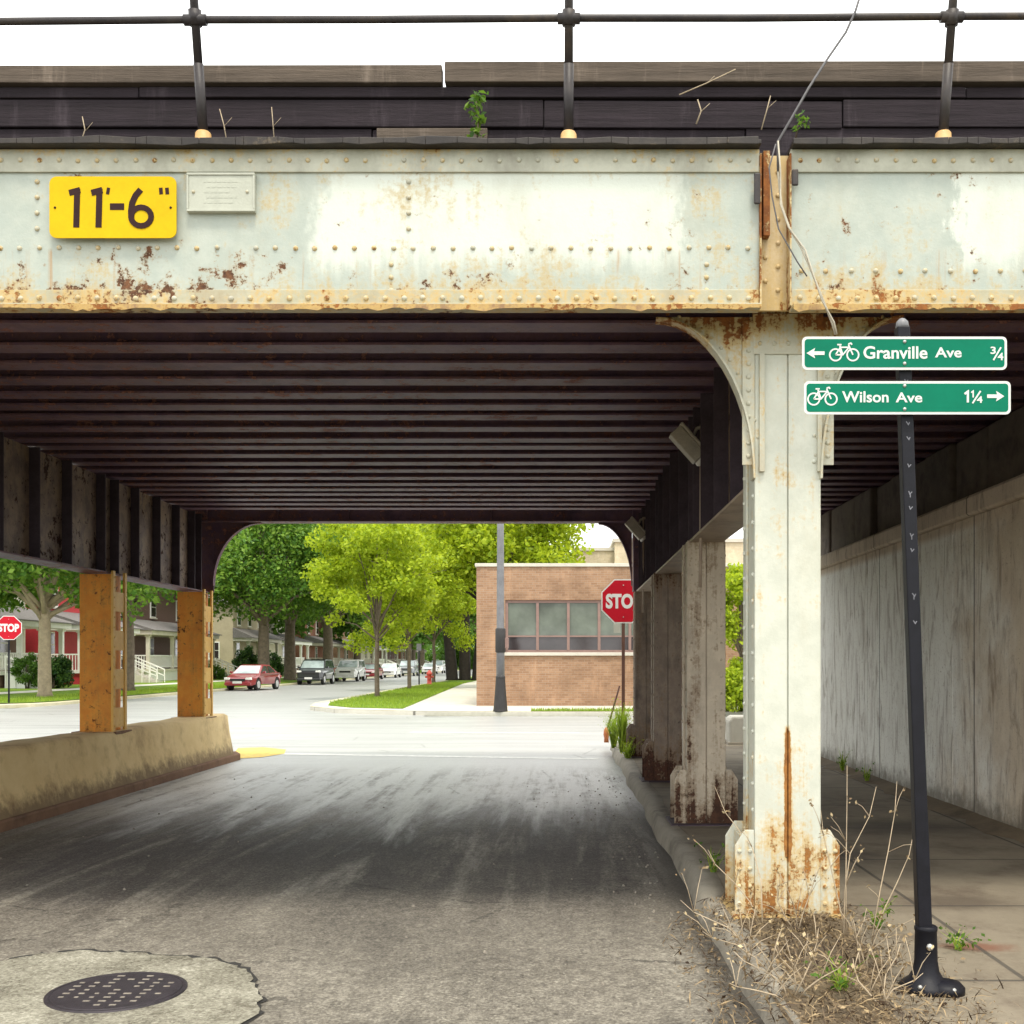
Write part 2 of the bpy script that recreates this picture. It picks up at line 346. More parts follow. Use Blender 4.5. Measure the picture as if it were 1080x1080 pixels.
def aggregate():
    g = G('worn concrete patch'); fin = g.math('ADD', g.math('MULTIPLY', g.noise(58, 3, .85), .55), g.math('MULTIPLY', g.vor(70, out=1), .16)); fin = g.math('ADD', fin, .10)
    big = g.noise(2.2, 8, .7); k = g.math('ADD', g.math('MULTIPLY', fin, .62), g.math('MULTIPLY', big, .38))
    c = g.ramp(k, [(.36,(.07,.062,.048)),(.45,(.20,.187,.145)),(.53,(.32,.305,.245)),(.61,(.52,.50,.42))])
    c = g.mix(g.math('MULTIPLY', g.sstep(g.noise(5, 8, .75, loc=(4,4,1)), .52, .66), .55), c, (.075,.062,.045))
    return g.out(c, .9, fin, .9, .012, 0, .25)
M['patch'] = aggregate()
def asphalt():
    g = G('worn asphalt'); x = g.comp(0); y = g.comp(1)
    big = g.noise(.5, 7, .6); fin = g.math('ADD', g.math('MULTIPLY', g.noise(58, 3, .85), .55), g.math('MULTIPLY', g.vor(75, out=1), .16)); fin = g.math('ADD', fin, .10); mid = g.noise(14, 7, .7)
    k = g.math('ADD', g.math('MULTIPLY', big, .28), g.math('ADD', g.math('MULTIPLY', mid, .20), g.math('MULTIPLY', fin, .52)))
    c = g.ramp(k, [(.37,(.04,.035,.030)),(.47,(.165,.148,.122)),(.54,(.31,.285,.235)),(.62,(.55,.52,.43))])
    # oily tyre staining plus bridge shade put into the colour, drawn out along the lane
    trk = g.noise(1, 7, .68, st=(1.5,.16,1), dist=.6); trk2 = g.noise(1, 7, .7, st=(5,.28,1))
    trk2 = g.math('ADD', g.math('MULTIPLY', trk2, .62), g.math('MULTIPLY', g.noise(6, 8, .75, st=(1,.5,1), loc=(1,5,0)), .38)); s = g.math('ADD', g.math('MULTIPLY', trk, .6), g.math('MULTIPLY', trk2, .4))
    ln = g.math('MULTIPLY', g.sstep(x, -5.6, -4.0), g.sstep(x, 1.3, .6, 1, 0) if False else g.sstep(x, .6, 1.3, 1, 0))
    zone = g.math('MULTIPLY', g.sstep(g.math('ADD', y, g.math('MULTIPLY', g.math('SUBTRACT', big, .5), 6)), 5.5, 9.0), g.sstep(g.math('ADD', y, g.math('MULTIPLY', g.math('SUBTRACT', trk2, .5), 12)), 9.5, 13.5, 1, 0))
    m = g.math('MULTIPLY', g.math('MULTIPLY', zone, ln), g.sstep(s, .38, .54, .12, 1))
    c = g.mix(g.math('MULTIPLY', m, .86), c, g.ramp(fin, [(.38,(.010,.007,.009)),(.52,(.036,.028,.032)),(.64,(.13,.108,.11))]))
    m2 = g.math('MULTIPLY', g.sstep(g.math('ADD', s, g.math('MULTIPLY', g.math('SUBTRACT', g.noise(2.2, 8, .7, loc=(3,1,0)), .5), .7)), .50, .66), .42)
    c = g.mix(m2, c, g.ramp(fin, [(.4,(.030,.026,.024)),(.6,(.13,.115,.095))]))
    mid_ = g.math('MULTIPLY', g.sstep(g.math('ADD', y, g.math('MULTIPLY', g.math('SUBTRACT', s, .5), 14)), 9.6, 13.2), g.math('MAXIMUM', g.sstep(trk2, .64, .46, .15, 1), g.sstep(y, 13.5, 17, 0, .95)))
    c = g.mix(g.math('MULTIPLY', mid_, .85), c, g.ramp(fin, [(.38,(.44,.455,.45)),(.62,(.70,.71,.68))]))  # daylight and sheen towards the far mouth put into the colour
    # pale worn surface of the crossing street
    far = g.sstep(g.math('ADD', y, g.math('MULTIPLY', g.math('SUBTRACT', mid, .5), 2)), 15, 19)
    c = g.mix(g.math('MULTIPLY', far, .75), c, g.ramp(g.noise(1, 5, .6, st=(.22,1.6,1)), [(.3,(.19,.195,.19)),(.7,(.35,.355,.34))]))
    xs_ = g.math('MULTIPLY', g.sstep(g.noise(1, 8, .7, st=(.12,1.1,1), loc=(4,2,0)), .55, .68), g.sstep(y, 18, 20))
    c = g.mix(g.math('MULTIPLY', xs_, .6), c, (.11,.11,.108))
    gut = g.math('MULTIPLY', g.sstep(g.math('ADD', x, g.math('MULTIPLY', g.math('SUBTRACT', mid, .5), .35)), .62, .88), g.sstep(y, 18, 20, 1, 0))
    c = g.mix(g.math('MULTIPLY', gut, .75), c, (.035,.029,.025))
    # hairline cracks
    cr = g.vor(.42, st=(1,1.6,1), feature='DISTANCE_TO_EDGE')
    cr = g.math('ADD', cr, g.math('MULTIPLY', g.math('SUBTRACT', mid, .5), .06))
    cm = g.math('MULTIPLY', g.math('MULTIPLY', g.sstep(cr, .002, .007, 1, 0), g.sstep(big, .5, .58)), .5)
    c = g.mix(cm, c, (.03,.028,.026))
    return g.out(c, g.sstep(mid_, 0, 1, .58, .36), g.math('SUBTRACT', g.math('ADD', fin, g.math('MULTIPLY', mid, .5)), cm), .8, .010, 0, g.math('ADD', g.math('MULTIPLY', mid_, .5), g.sstep(m, 0, .6, .3, .08)))
M['road'] = asphalt()

def grassmat(name, a, b):
    g = G(name); n = g.noise(1.2, 6); f = g.noise(45, 4, .8)
    k = g.math('ADD', g.math('MULTIPLY', n, .5), g.math('MULTIPLY', f, .5))
    return g.out(g.ramp(k, [(.35,a),(.65,b)]), .9, f, .8, .05, 0, .2)
M['lawn'] = grassmat('mown lawn', (.085,.17,.012), (.20,.30,.03))
M['ground'] = grassmat('rough ground', (.07,.10,.03), (.13,.15,.06))
def leafmat(name, a, b, tr, mixf=.35):
    g = G(name); i = g.island(); n = g.noise(.9, 3)
    k = g.math('ADD', g.math('MULTIPLY', i, .6), g.math('MULTIPLY', n, .4))
    c = g.ramp(k, [(.2,tuple(x*.55 for x in a)),(.38,a),(.72,b),(.85,tuple(min(.7,x*1.2) for x in b))])
    return g.out(c, .55, None, 0, 0, 0, .25, trans=(mixf, tr))
M['leaf_dark'] = leafmat('maple leaves', (.045,.125,.016), (.17,.27,.035), (.22,.40,.04))
M['leaf_mid'] = leafmat('mid green leaves', (.05,.12,.015), (.12,.22,.03), (.14,.28,.03))
M['leaf_lime'] = leafmat('lime young leaves', (.20,.30,.012), (.38,.46,.03), (.48,.58,.025), .45)
M['leaf_bush'] = leafmat('clipped bush leaves', (.018,.065,.012), (.10,.19,.03), (.06,.14,.02), .2)
M['blade'] = leafmat('grass blades', (.16,.26,.02), (.34,.43,.07), (.4,.55,.05), .45)
M['bark'] = simple('grey brown bark', (.15,.115,.085), .9, var=.5, sc_=5, bstr=.8)
M['bark_pale'] = simple('pale buff bark', (.30,.24,.16), .9, var=.35, sc_=6, bstr=.7)
M['bark_dark'] = simple('dark wet bark', (.045,.035,.03), .9, var=.4, sc_=5, bstr=.8)
M['dry'] = leafmat('dry straw', (.22,.15,.075), (.48,.38,.22), (.3,.2,.1), .12)
M['litter'] = leafmat('dead leaf litter', (.05,.03,.018), (.34,.25,.14), (.2,.12,.06), .1)
M['stem'] = simple('pale dry stem', (.44,.35,.24), .8, var=.3, sc_=20)
M['soil'] = concrete('dusty leaf mould', (.10,.075,.05), (.21,.16,.10), (.05,.04,.03), .6, bstr=1)

def brick(name, a, b, mort, sc_=1, x2=False):
    g = G(name); v = g.comb(g.math('ADD', g.comp(0), g.comp(1)), g.comp(2), 0)
    n = g.nd('ShaderNodeTexBrick'); g.put(n.inputs['Vector'], v); n.inputs['Scale'].default_value = 1
    n.inputs['Brick Width'].default_value = .215*sc_; n.inputs['Row Height'].default_value = .075*sc_; n.inputs['Mortar Size'].default_value = .006
    n.inputs['Color1'].default_value = (*a,1); n.inputs['Color2'].default_value = (*b,1); n.inputs['Mortar'].default_value = (*mort,1)
    big = g.noise(.7, 6, .65); c = g.mix(g.sstep(big, .35, .7, 0, .55), n.outputs[0], tuple(x*.5 for x in a)); c = g.mix(g.sstep(g.noise(1, 7, .7, st=(2.5,2.5,.5)), .5, .75, 0, .45), c, tuple(min(1,x*1.5) for x in b))
    c = g.mix(g.sstep(g.noise(12, 5), .4, .75, 0, .35), c, b)
    return g.out(c, .85, n.outputs[1], .4, -.006, 0, .25)
M['brick'] = brick('tan orange brick', (.26,.145,.085), (.36,.22,.135), (.33,.26,.2))
M['brick_red'] = brick('red brown brick', (.26,.10,.06), (.33,.15,.09), (.30,.24,.2))
M['brick_cream'] = brick('cream brick', (.55,.46,.31), (.62,.53,.38), (.5,.45,.36))
M['tan_wall'] = simple('tan rendered wall', (.42,.36,.25), .85, sc_=1.5)
M['cream_wall'] = simple('cream siding', (.62,.58,.47), .8, sc_=1.5)
M['white_trim'] = simple('white house trim', (.78,.77,.72), .6, var=.06)
M['red_paint'] = simple('red house paint', (.45,.035,.045), .6, var=.15)
M['brown_paint'] = simple('brown house paint', (.14,.075,.06), .7, var=.2)
M['roof_tile'] = simple('grey shingles', (.14,.13,.125), .9, var=.4, sc_=8)
M['frame_mauve'] = simple('mauve window frame', (.22,.135,.115), .6, var=.15)
def glass(name, c, rough=.08):
    g = G(name); n = g.noise(.8, 4)
    return g.out(g.ramp(n, [(.35,tuple(x*.7 for x in c)),(.65,tuple(x*1.5 for x in c))]), rough, None, 0,0, 0, .8)  # uneven reflections put into the glass colour
M['pane'] = glass('reflection mottled window glass', (.10,.115,.095), .12)
M['pane_dark'] = glass('dark window glass', (.035,.028,.03), .1)
M['carglass'] = glass('car glass', (.05,.06,.065), .05)
M['windscreen'] = glass('sunlit car windscreen', (.30,.36,.36), .05)
def carpaint(n, c): return simple(n, c, .3, .0, .04, 3, .5, 0, coat=.6)
M['car_red'] = carpaint('red car paint', (.25,.022,.03)); M['car_black'] = carpaint('black car paint', (.015,.016,.02))
M['car_white'] = carpaint('white car paint', (.72,.72,.70)); M['car_grey'] = carpaint('grey car paint', (.16,.17,.18))
M['rubber'] = simple('black rubber', (.018,.018,.018), .85); M['rim'] = simple('alloy rim', (.5,.5,.5), .35, .7)
M['lampglass'] = simple('headlight lens', (.75,.75,.72), .1, 0, .05); M['chrome'] = simple('bumper trim', (.4,.4,.4), .3, .6)
M['tail_red'] = simple('tail lamp red', (.4,.02,.02), .2)
M['stop_red'] = simple('stop sign red', (.42,.008,.020), .5, var=.10, sc_=3, bstr=.03, spec=.15)
M['sign_white'] = simple('sign white', (.62,.62,.59), .45, var=.04, sc_=4, bstr=.03)
M['sign_green'] = simple('sign green', (.0,.150,.085), .5, var=.10, sc_=4, bstr=.03, spec=.12)
M['sign_yellow'] = simple('height sign yellow', (.58,.385,.004), .55, var=.10, sc_=5, bstr=.04, spec=.12)
M['sign_black'] = simple('height sign brown black', (.028,.010,.010), .6, var=.25, spec=.15)
M['plaque'] = simple('cream plaque paint', (.40,.41,.345), .6, var=.12, sc_=9, bstr=.3)
M['black_metal'] = simple('black painted metal', (.007,.007,.011), .5, .0, var=.4, sc_=14, bstr=.25, spec=.22)
M['holes'] = simple('bright glint metal', (.17,.17,.19), .5, .4, var=.3)
M['bolt'] = simple('zinc bolt', (.42,.42,.40), .4, .7, var=.3)
M['post_brown'] = simple('rust brown post', (.10,.045,.03), .8, var=.3)
M['orange'] = simple('orange plastic', (.46,.15,.05), .5, var=.15)
M['iron'] = simple('dark cast iron', (.030,.024,.030), .55, .2, var=.5, sc_=25, bstr=.5)
M['grit'] = simple('pale packed grit', (.22,.195,.16), .9, var=.45, sc_=30)
M['fixture'] = simple('dusty grey lamp housing', (.40,.36,.29), .6, var=.25, sc_=10)
M['lens'] = simple('clouded lamp lens', (.72,.70,.66), .15, var=.1)
M['lamp_pole'] = simple('grey lamp pole paint', (.15,.15,.16), .5, var=.3, sc_=4); M['lamp_base'] = simple('dark lamp base', (.022,.02,.02), .6, var=.3)
M['hydrant'] = simple('hydrant red', (.55,.07,.05), .5)
M['line'] = simple('worn white road paint', (.62,.62,.58), .8, var=.3, sc_=9); M['yellow_line'] = simple('worn yellow kerb paint', (.62,.44,.10), .8, var=.4, sc_=9)
M['cable'] = simple('grey cable jacket', (.10,.095,.10), .6, var=.3); M['cable_pale'] = simple('bare twisted wire', (.42,.38,.30), .6, var=.3)
M['block'] = concrete('grey concrete block', (.34,.33,.29), (.46,.45,.40), (.2,.18,.15), .4)
M['crumb'] = simple('black crumbled asphalt', (.028,.026,.024), .95, var=.4, sc_=30, bstr=.8)

# ------------------------------------------------------------------ the setting
def sheet(name, polys, z, mat, kind='structure'):
    m = MB()
    for p in polys:
        n = len(p); a = sum(p[i][0]*p[(i+1)%n][1]-p[(i+1)%n][0]*p[i][1] for i in range(n))
        if a < 0: p = p[::-1]
        m.add([(q[0],q[1],q[2] if len(q) > 2 else z) for q in p], [tuple(range(n))])
    return tag(m.build(name, mat), kind=kind)
sheet('ground', [[(-600,-200),(600,-200),(600,900),(-600,900)]], -.05, M['ground'])
sheet('road', [[(-18.3,-25),(.97,-25),(.97,20.3),(-18.3,20.3)], [(-60,20.3),(45,20.3),(45,31.6),(-60,31.6)],
               [(-60,31.6),(-4,31.6),(-4,37),(-60,37)], [(-18.6,37),(-7.9,37),(-8.4,44),(-9.0,64),(-9.4,320),(-18.6,320)]], 0, M['road'])
# pavement by the camera with a rough, slightly wandering kerb
def kerbx(y): return .88 + .018*math.sin(y*1.7) + .012*math.sin(y*4.3+1)
ys = [-12+i*.4 for i in range(80)]
ys = [y for y in ys if y <= 19.6]
kb = MB()
prof = lambda y: [(kerbx(y)-.02,-.03),(kerbx(y)+.005,.085+.012*math.sin(y*3)),(kerbx(y)+.035,.13+.006*math.sin(y*5)),(kerbx(y)+.17,.135),(kerbx(y)+.17,-.03)]
rows = [prof(y) for y in ys]; vs = [(p[0],y,p[1]) for y, r in zip(ys, rows) for p in r]
kb.add(vs, [(i*5+k, i*5+k+1, (i+1)*5+k+1, (i+1)*5+k) for i in range(len(ys)-1) for k in range(4)][::1], False)
o = kb.build('kerb', M['kerb']); tag(o, kind='structure')
o.data.flip_normals()
for p in o.data.polygons: p.use_smooth = True
sheet('sidewalk', [[(kerbx(0)+.10,-12),(3.95,-12),(3.95,20.0),(1.05,20.0)]], .128, M['walk'])
m = MB(); m.prism([(1.06,19.58),(4.2,19.58),(4.2,20.3),(2.2,20.3),(1.4,20.1),(.9,19.58)], 'z', -.03, .132); tag(m.build('kerb', M['kerb'], bevel=.02), kind='structure')
# far block: pavement, kerb and lawn
blk = [(45,31.7),(-1.5,31.7),(-3.6,32.0),(-5.4,32.6),(-7.0,33.7),(-8.2,35.6),(-8.7,38.4),(-9.1,62),(-9.5,320),(45,320)]
m = MB(); m.prism(blk, 'z', -.03, .125); tag(m.build('pavement', M['walk_far'], bevel=.02), kind='structure')
inn = [(45,31.9),(-1.5,31.9),(-3.6,32.2),(-5.3,32.8),(-6.8,33.85),(-7.95,35.7),(-8.45,38.4),(-8.85,62),(-9.2,320)]
m = MB(); L = len(inn)
for i in range(L-1):
    a, b, c, d = blk[i], blk[i+1], inn[i+1], inn[i]
    m.add([(a[0],a[1],.131),(b[0],b[1],.131),(c[0],c[1],.131),(d[0],d[1],.131)], [(0,3,2,1) if True else None])
o = m.build('kerb', M['kerb_far']); tag(o, kind='structure')
lawn_poly = [(-8.3,39.2),(-7.75,36.2),(-6.6,34.4),(-4.9,33.7),(-5.6,50),(-6.5,72),(-6.9,200),(-9.0,200),(-8.7,62)]
sheet('lawn', [lawn_poly, [(-.9,32.0),(7.5,32.0),(7.5,32.75),(-.9,32.75)], [(6,33),(40,33),(40,34.6),(6,34.6)]], .136, M['lawn'])
# left block across the street, rising gently from the kerb
xs = [(-18.3,.13),(-18.5,.135)]
m = MB(); m.prism([(-18.3,40),(-18.5,38.3),(-19.2,37.3),(-20.3,37),(-60,37),(-60,320),(-18.3,320)], 'z', -.03, .115); tag(m.build('kerb', M['kerb_far'], bevel=.02), kind='structure')
sheet('lawn', [[(-18.55,40,.14),(-18.8,38.6,.14),(-19.5,37.7,.15),(-20.4,37.3,.16),(-22.4,37.3,.28),(-22.4,320,.28),(-18.55,320,.14)],
               [(-23.9,37.3,.29),(-60,37.3,.6),(-60,320,.6),(-23.9,320,.29)]], 0, M['lawn'])
sheet('sidewalk', [[(-22.4,37.3),(-23.9,37.3),(-23.9,320),(-22.4,320)]], .287, M['walk_far'])
# painted markings at the mouth of the underpass
sheet('road_marking', [[(-4.9,18.55),(.6,17.6),(.6,17.82),(-4.9,18.85)], [(-3.4,24.3),(.4,24.1),(.4,24.25),(-3.4,24.5)]], .004, M['line'])
sheet('road_marking', [[(-5.25,17.75),(-4.95,18.0),(-4.75,18.7),(-4.95,19.6),(-5.5,20.1),(-5.9,19.9),(-5.6,18.6)]], .006, M['yellow_line'])
# concrete patch round the manhole, with a broken edge
rp = random.Random(3)
pc = [(-1.34,4.86),(-1.42,5.12),(-1.52,5.36),(-1.62,5.58),(-1.82,5.74),(-2.1,5.83),(-2.4,5.90),(-2.66,5.92),(-2.84,5.82),(-3.0,5.66),(-3.4,5.6),(-3.5,4.9),(-3.3,4.2),(-2.4,3.9),(-1.6,4.1)]
def rough_poly(p, n, amp, rr):
    o = []
    for i in range(len(p)):
        a, b = p[i], p[(i+1)%len(p)]
        for k in range(n):
            t = k/n; o.append((a[0]+(b[0]-a[0])*t+rr.uniform(-amp,amp), a[1]+(b[1]-a[1])*t+rr.uniform(-amp,amp)))
    return o
pp = rough_poly(pc, 6, .018, rp)
cx, cy = -2.3, 5.0
sheet('road_patch', [pp], .012, M['patch'])
sheet('road_crack', [[(cx+(x-cx)*(1.002+.03*rp.random()**2), cy+(y-cy)*(1.004+.03*rp.random()**3)+(.015+.05*rp.random() if y > 5.45 and x > -3.1 else 0)) for x, y in pp]], .005, M['crumb'])
# embankments that carry the tracks
for x0, x1 in ((4.7,40),(-60,-20.5)):
    m = MB(); m.box(x0,x1,6.5,16.5,-.04,4.2); tag(m.build('embankment', M['ground']), kind='structure')

# ------------------------------------------------------------------ the viaduct
V0 = (0,6.0,0)
via = thing('railway_viaduct', 'old riveted steel railway bridge carrying tracks over the street', 'bridge', V0)
def vp(mb, name, mat, parent=None, bevel=0, **k):
    if parent is None:
        return mb.build(name, mat, via, V0, bevel, **k)
    return mb.build(name, mat, parent, V0, bevel, **k)
YF = 5.93                      # face of the near girder web
def near_girder(x0, x1, rowz, rivx, label):
    m = MB(); m.box(x0, x1, YF, YF+.02, 3.50, 4.36)                      # web
    rr = random.Random(int(x0*10))
    def row(z, y, step, a, b, skip=.03, r=.0145):
        x = a; m.cur = 1
        while x < b:
            if rr.random() > skip: m.rivet((x+rr.uniform(-.003,.003), y, z+rr.uniform(-.003,.003)), (0,-1,0), r)
            x += step
        m.cur = 0
    row(rowz, YF, rivx, max(x0,-6)+.06, min(x1,6)-.04)
    m.cur = 1
    for sx_, sz_ in SPL:
        if x0 < sx_ < x1: m.rivet((sx_, YF, sz_), (0,-1,0), .0145)
    m.cur = 0
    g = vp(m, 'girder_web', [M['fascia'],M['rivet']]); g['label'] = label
    a = MB(); a.box(x0, x1, YF-.014, YF-.001, 4.238, 4.362); lp = MB(); lp.box(x0, x1, YF-.075, YF+.2, 4.364, 4.387)
    m = a; row(4.30, YF-.014, .104, max(x0,-6)+.05, min(x1,6)-.03)
    xx = max(x0,-7); zb_, zt_ = 4.358, 4.39
    while xx < min(x1,7)-.02:
        xn = min(xx+rr.uniform(.03,.22), min(x1,7)-.003); zb2 = 4.364-abs(rr.gauss(0,.007)); zt2 = 4.388+abs(rr.gauss(0,.006))
        lp.prism([(xx,zb_),(xn,zb2),(xn,zt2),(xx,zt_)], 'y', YF-.083, YF-.0755); xx = xn+.0012; zb_, zt_ = zb2, zt2
    vp(a, 'top_flange', [M['top_angle'],M['rivet']], g, bevel=.003)
    vp(lp, 'top_lip', M['lip'], g, bevel=.003)
    b = MB(); b.box(x0, x1, YF-.014, YF-.001, 3.508, 3.60); b.box(x0, x1, YF-.085, YF+.03, 3.486, 3.505)
    re_ = random.Random(int(x0*7)); q = []; xx = max(x0,-7)
    while xx < min(x1,7)-.03: q.append((xx, 3.478-max(0,re_.gauss(.003,.007))-.008*math.sin(xx*3.1)**4)); xx += re_.uniform(.02,.07)
    q.append((min(x1,7)-.002,3.478)); poly = [(max(x0,-7),3.4945)]+q+[(min(x1,7)-.002,3.4945)]
    ed = MB()
    for i in range(len(q)-1): ed.prism([q[i],q[i+1],(q[i+1][0],3.497),(q[i][0],3.497)], 'y', YF-.089, YF-.0855)
    vp(ed, 'corroded_edge', M['rust_edge'], g)
    m = b; row(3.553, YF-.014, .104, max(x0,-6)+.05, min(x1,6)-.03, .02, .016)
    vp(b, 'bottom_flange', [M['fascia_flange'],M['rivet']], g, bevel=.003)
    return g
SPL = [(x, z) for x in (-.83,-2.85) for z in [4.19-.085*i for i in range(4)]] + [(x, z) for x in (-.925,.79) for z in [3.74-.07*i for i in range(3)]]
g1 = near_girder(-19.5, 1.075, 3.83, .107, 'long near girder with pale paint and sunlit patches put into its colour')
g2 = near_girder(1.245, 9, 3.705, .135, 'shorter near girder to the right of the joint')
m = MB(); m.box(1.05,1.27,YF+.06,YF+.08,3.51,4.36)
for z in np.arange(3.62,4.3,.13): m.rivet((1.19,YF+.06,z),(0,-1,0),.014); m.rivet((1.12,YF+.06,z+.05),(0,-1,0),.014)
vp(m, 'joint_plate', M['joint'])
m = MB(); m.box(1.075,1.083,YF-.035,YF+.06,3.51,4.33); m.box(1.237,1.245,YF-.035,YF+.06,3.51,4.33)
m.box(1.10,1.135,YF+.0,YF+.06,3.9,4.36)
vp(m, 'end_stiffener', M['bracket'])
for q in ((1.04,1.075,4.05,4.22),(1.245,1.28,4.15,4.24)):
    m = MB(); m.box(q[0],q[1],YF-.05,YF-.036,q[2],q[3]); vp(m, 'joint_cleat', M['railpipe'], bevel=.008)
# far girder, seen from inside
m = MB(); m.box(-19.5, 9, 16.9, 16.93, 3.76, 4.5); m.box(-19.5,9,16.78,17.05,3.74,3.765); m.box(-19.5,9,16.78,17.05,4.5,4.52)
for x in np.arange(-6.6,5,1.1): m.box(x,x+.02,16.84,16.9,3.766,4.5)
vp(m, 'far_girder', M['under'])
m = MB(); m.box(-19.5, 9, 6.16, 16.75, 4.085, 4.42); vp(m, 'deck_slab', M['slab'])
# floor beams across the street
yb = 6.55; k = 0; rbm = random.Random(8)
fb0 = None
while yb < 16.6:
    if fb0 is None:
        m = MB(); m.box(-19.4,8.9,-.006,.006,3.865,4.082); m.box(-19.4,8.9,-.105,.105,3.845,3.863)
        me_m = m
        fb0 = m.build('floor_beam', M['under'], via, (0,6.0,0)); fb0.location = (0,yb,0)
        fb0.location = (0, yb, 0)
        for v in fb0.data.vertices: v.co.y += 6.0     # mesh is local to its own beam
        fb0.location = (0, yb-6.0, 0)
    else:
        c = fb0.copy(); col.objects.link(c); c.parent = via; c.location = (0, yb-6.0+rbm.uniform(-.04,.04), rbm.uniform(0,.018)); c.rotation_euler = (rbm.uniform(-.001,.001), rbm.uniform(-.0012,.0012), rbm.uniform(-.003,.003))
    yb += .46; k += 1
# columns and their lengthways girders
CY = [6.41, 9.9, 13.4, 16.75]
def col_body(mb, x, y, z0, z1, w=.368, d=.40, seam=True):
    h = w/2; f = y-d/2; b = y+d/2
    # two face plates with a seam, side plates, angle irons at the corners
    for fy, s in ((f,1),(b,-1)):
        y0, y1 = sorted((fy, fy+s*.014))
        mb.box(x-h, x-.004, y0, y1, z0, z1); mb.box(x+.004, x+h, y0, y1, z0, z1)
    mb.box(x-h+.012, x-h+.026, f+.0145, b-.0145, z0, z1); mb.box(x+h-.026, x+h-.012, f+.0145, b-.0145, z0, z1)
    mb.box(x-.02, x+.02, f+.0145, f+.022, z0, z1)
    for sx in (-1,1):
        for fy, s in ((f,1),(b,-1)):
            xa, xb = sorted((x+sx*(h-.011), x+sx*(h+.004))); ya, yb = sorted((fy+s*.002, fy+s*.10))
            mb.box(xa, xb, ya, yb, z0, z1-.01)
            z = z0+.5
            while z < z1-.05:
                mb.rivet((x+sx*(h+.004), fy+s*.055, z), (sx,0,0), .015); z += .15
def edge_rivets(mb, x, y, z0, z1, w=.368, d=.40, n=.15):
    z = z0
    while z < z1:
        mb.rivet((x-w/2+.035, y-d/2, z), (0,-1,0), .013); mb.rivet((x+w/2-.035, y-d/2, z), (0,-1,0), .013); z += n
def base_gusset(mb, x, y, sx, w=.368, d=.40, zt=.62, z0=.1):
    h = w/2
    prof = [(h+.005,z0),(h+.115,z0),(h+.115,zt-.09),(h+.06,zt),(h+.005,zt)]
    for yy in (y-d/2+.01, y+d/2-.03):
        mb.prism([(x+sx*a,b) for a,b in prof], 'y', yy, yy+.02)
    xa, xb = sorted((x+sx*(h+.045), x+sx*(h+.065))); mb.box(xa,xb,y-d/2+.04,y+d/2-.04,z0,zt-.05)
    for z in np.arange(z0+.1,zt-.1,.1):
        mb.rivet((x+sx*(h+.09), y-d/2+.01, z), (0,-1,0), .014); mb.rivet((x+sx*(h+.03), y-d/2+.01, z), (0,-1,0), .014)
def knee(mb, x0, z0, sx, ex, ez, y, th=.014):
    """plate that rounds the corner between column edge x0 and a girder soffit at z0"""
    arc = []
    for i in range(15):
        a = math.pi/2*i/14
        arc.append((x0+sx*ex*(1-math.sin(a))**1.0, z0-ez*(1-math.cos(a)) if False else z0-ez*(1-(1-math.cos(a))) ))
    # concave quarter curve from (x0+ex, z0) to (x0, z0-ez)
    arc = [(x0+sx*ex*(1-math.sin(t*math.pi/2)), z0-.012-(ez-.012)*(1-math.cos(t*math.pi/2))) for t in [i/14 for i in range(15)]]
    poly = [(x0, z0)] + [(arc[0][0], z0)] + arc
    mb.prism(poly, 'y', y, y+th)
    for i in range(14):
        a, b = arc[i], arc[i+1]; nx, nz = (b[1]-a[1]), -(b[0]-a[0]); l = math.hypot(nx,nz) or 1
        nx, nz = nx/l*.012, nz/l*.012
        if nx*sx < 0 and False: nx, nz = -nx, -nz
        mb.prism([a,b,(b[0]+nx,b[1]+nz),(a[0]+nx,a[1]+nz)], 'y', y-.045, y+.06)
    for i in range(1,14,1):
        p = arc[i]; mb.rivet((p[0]-sx*.035*math.sin(i/14*1.57)-0, y, p[1]+.035), (0,-1,0), .012)
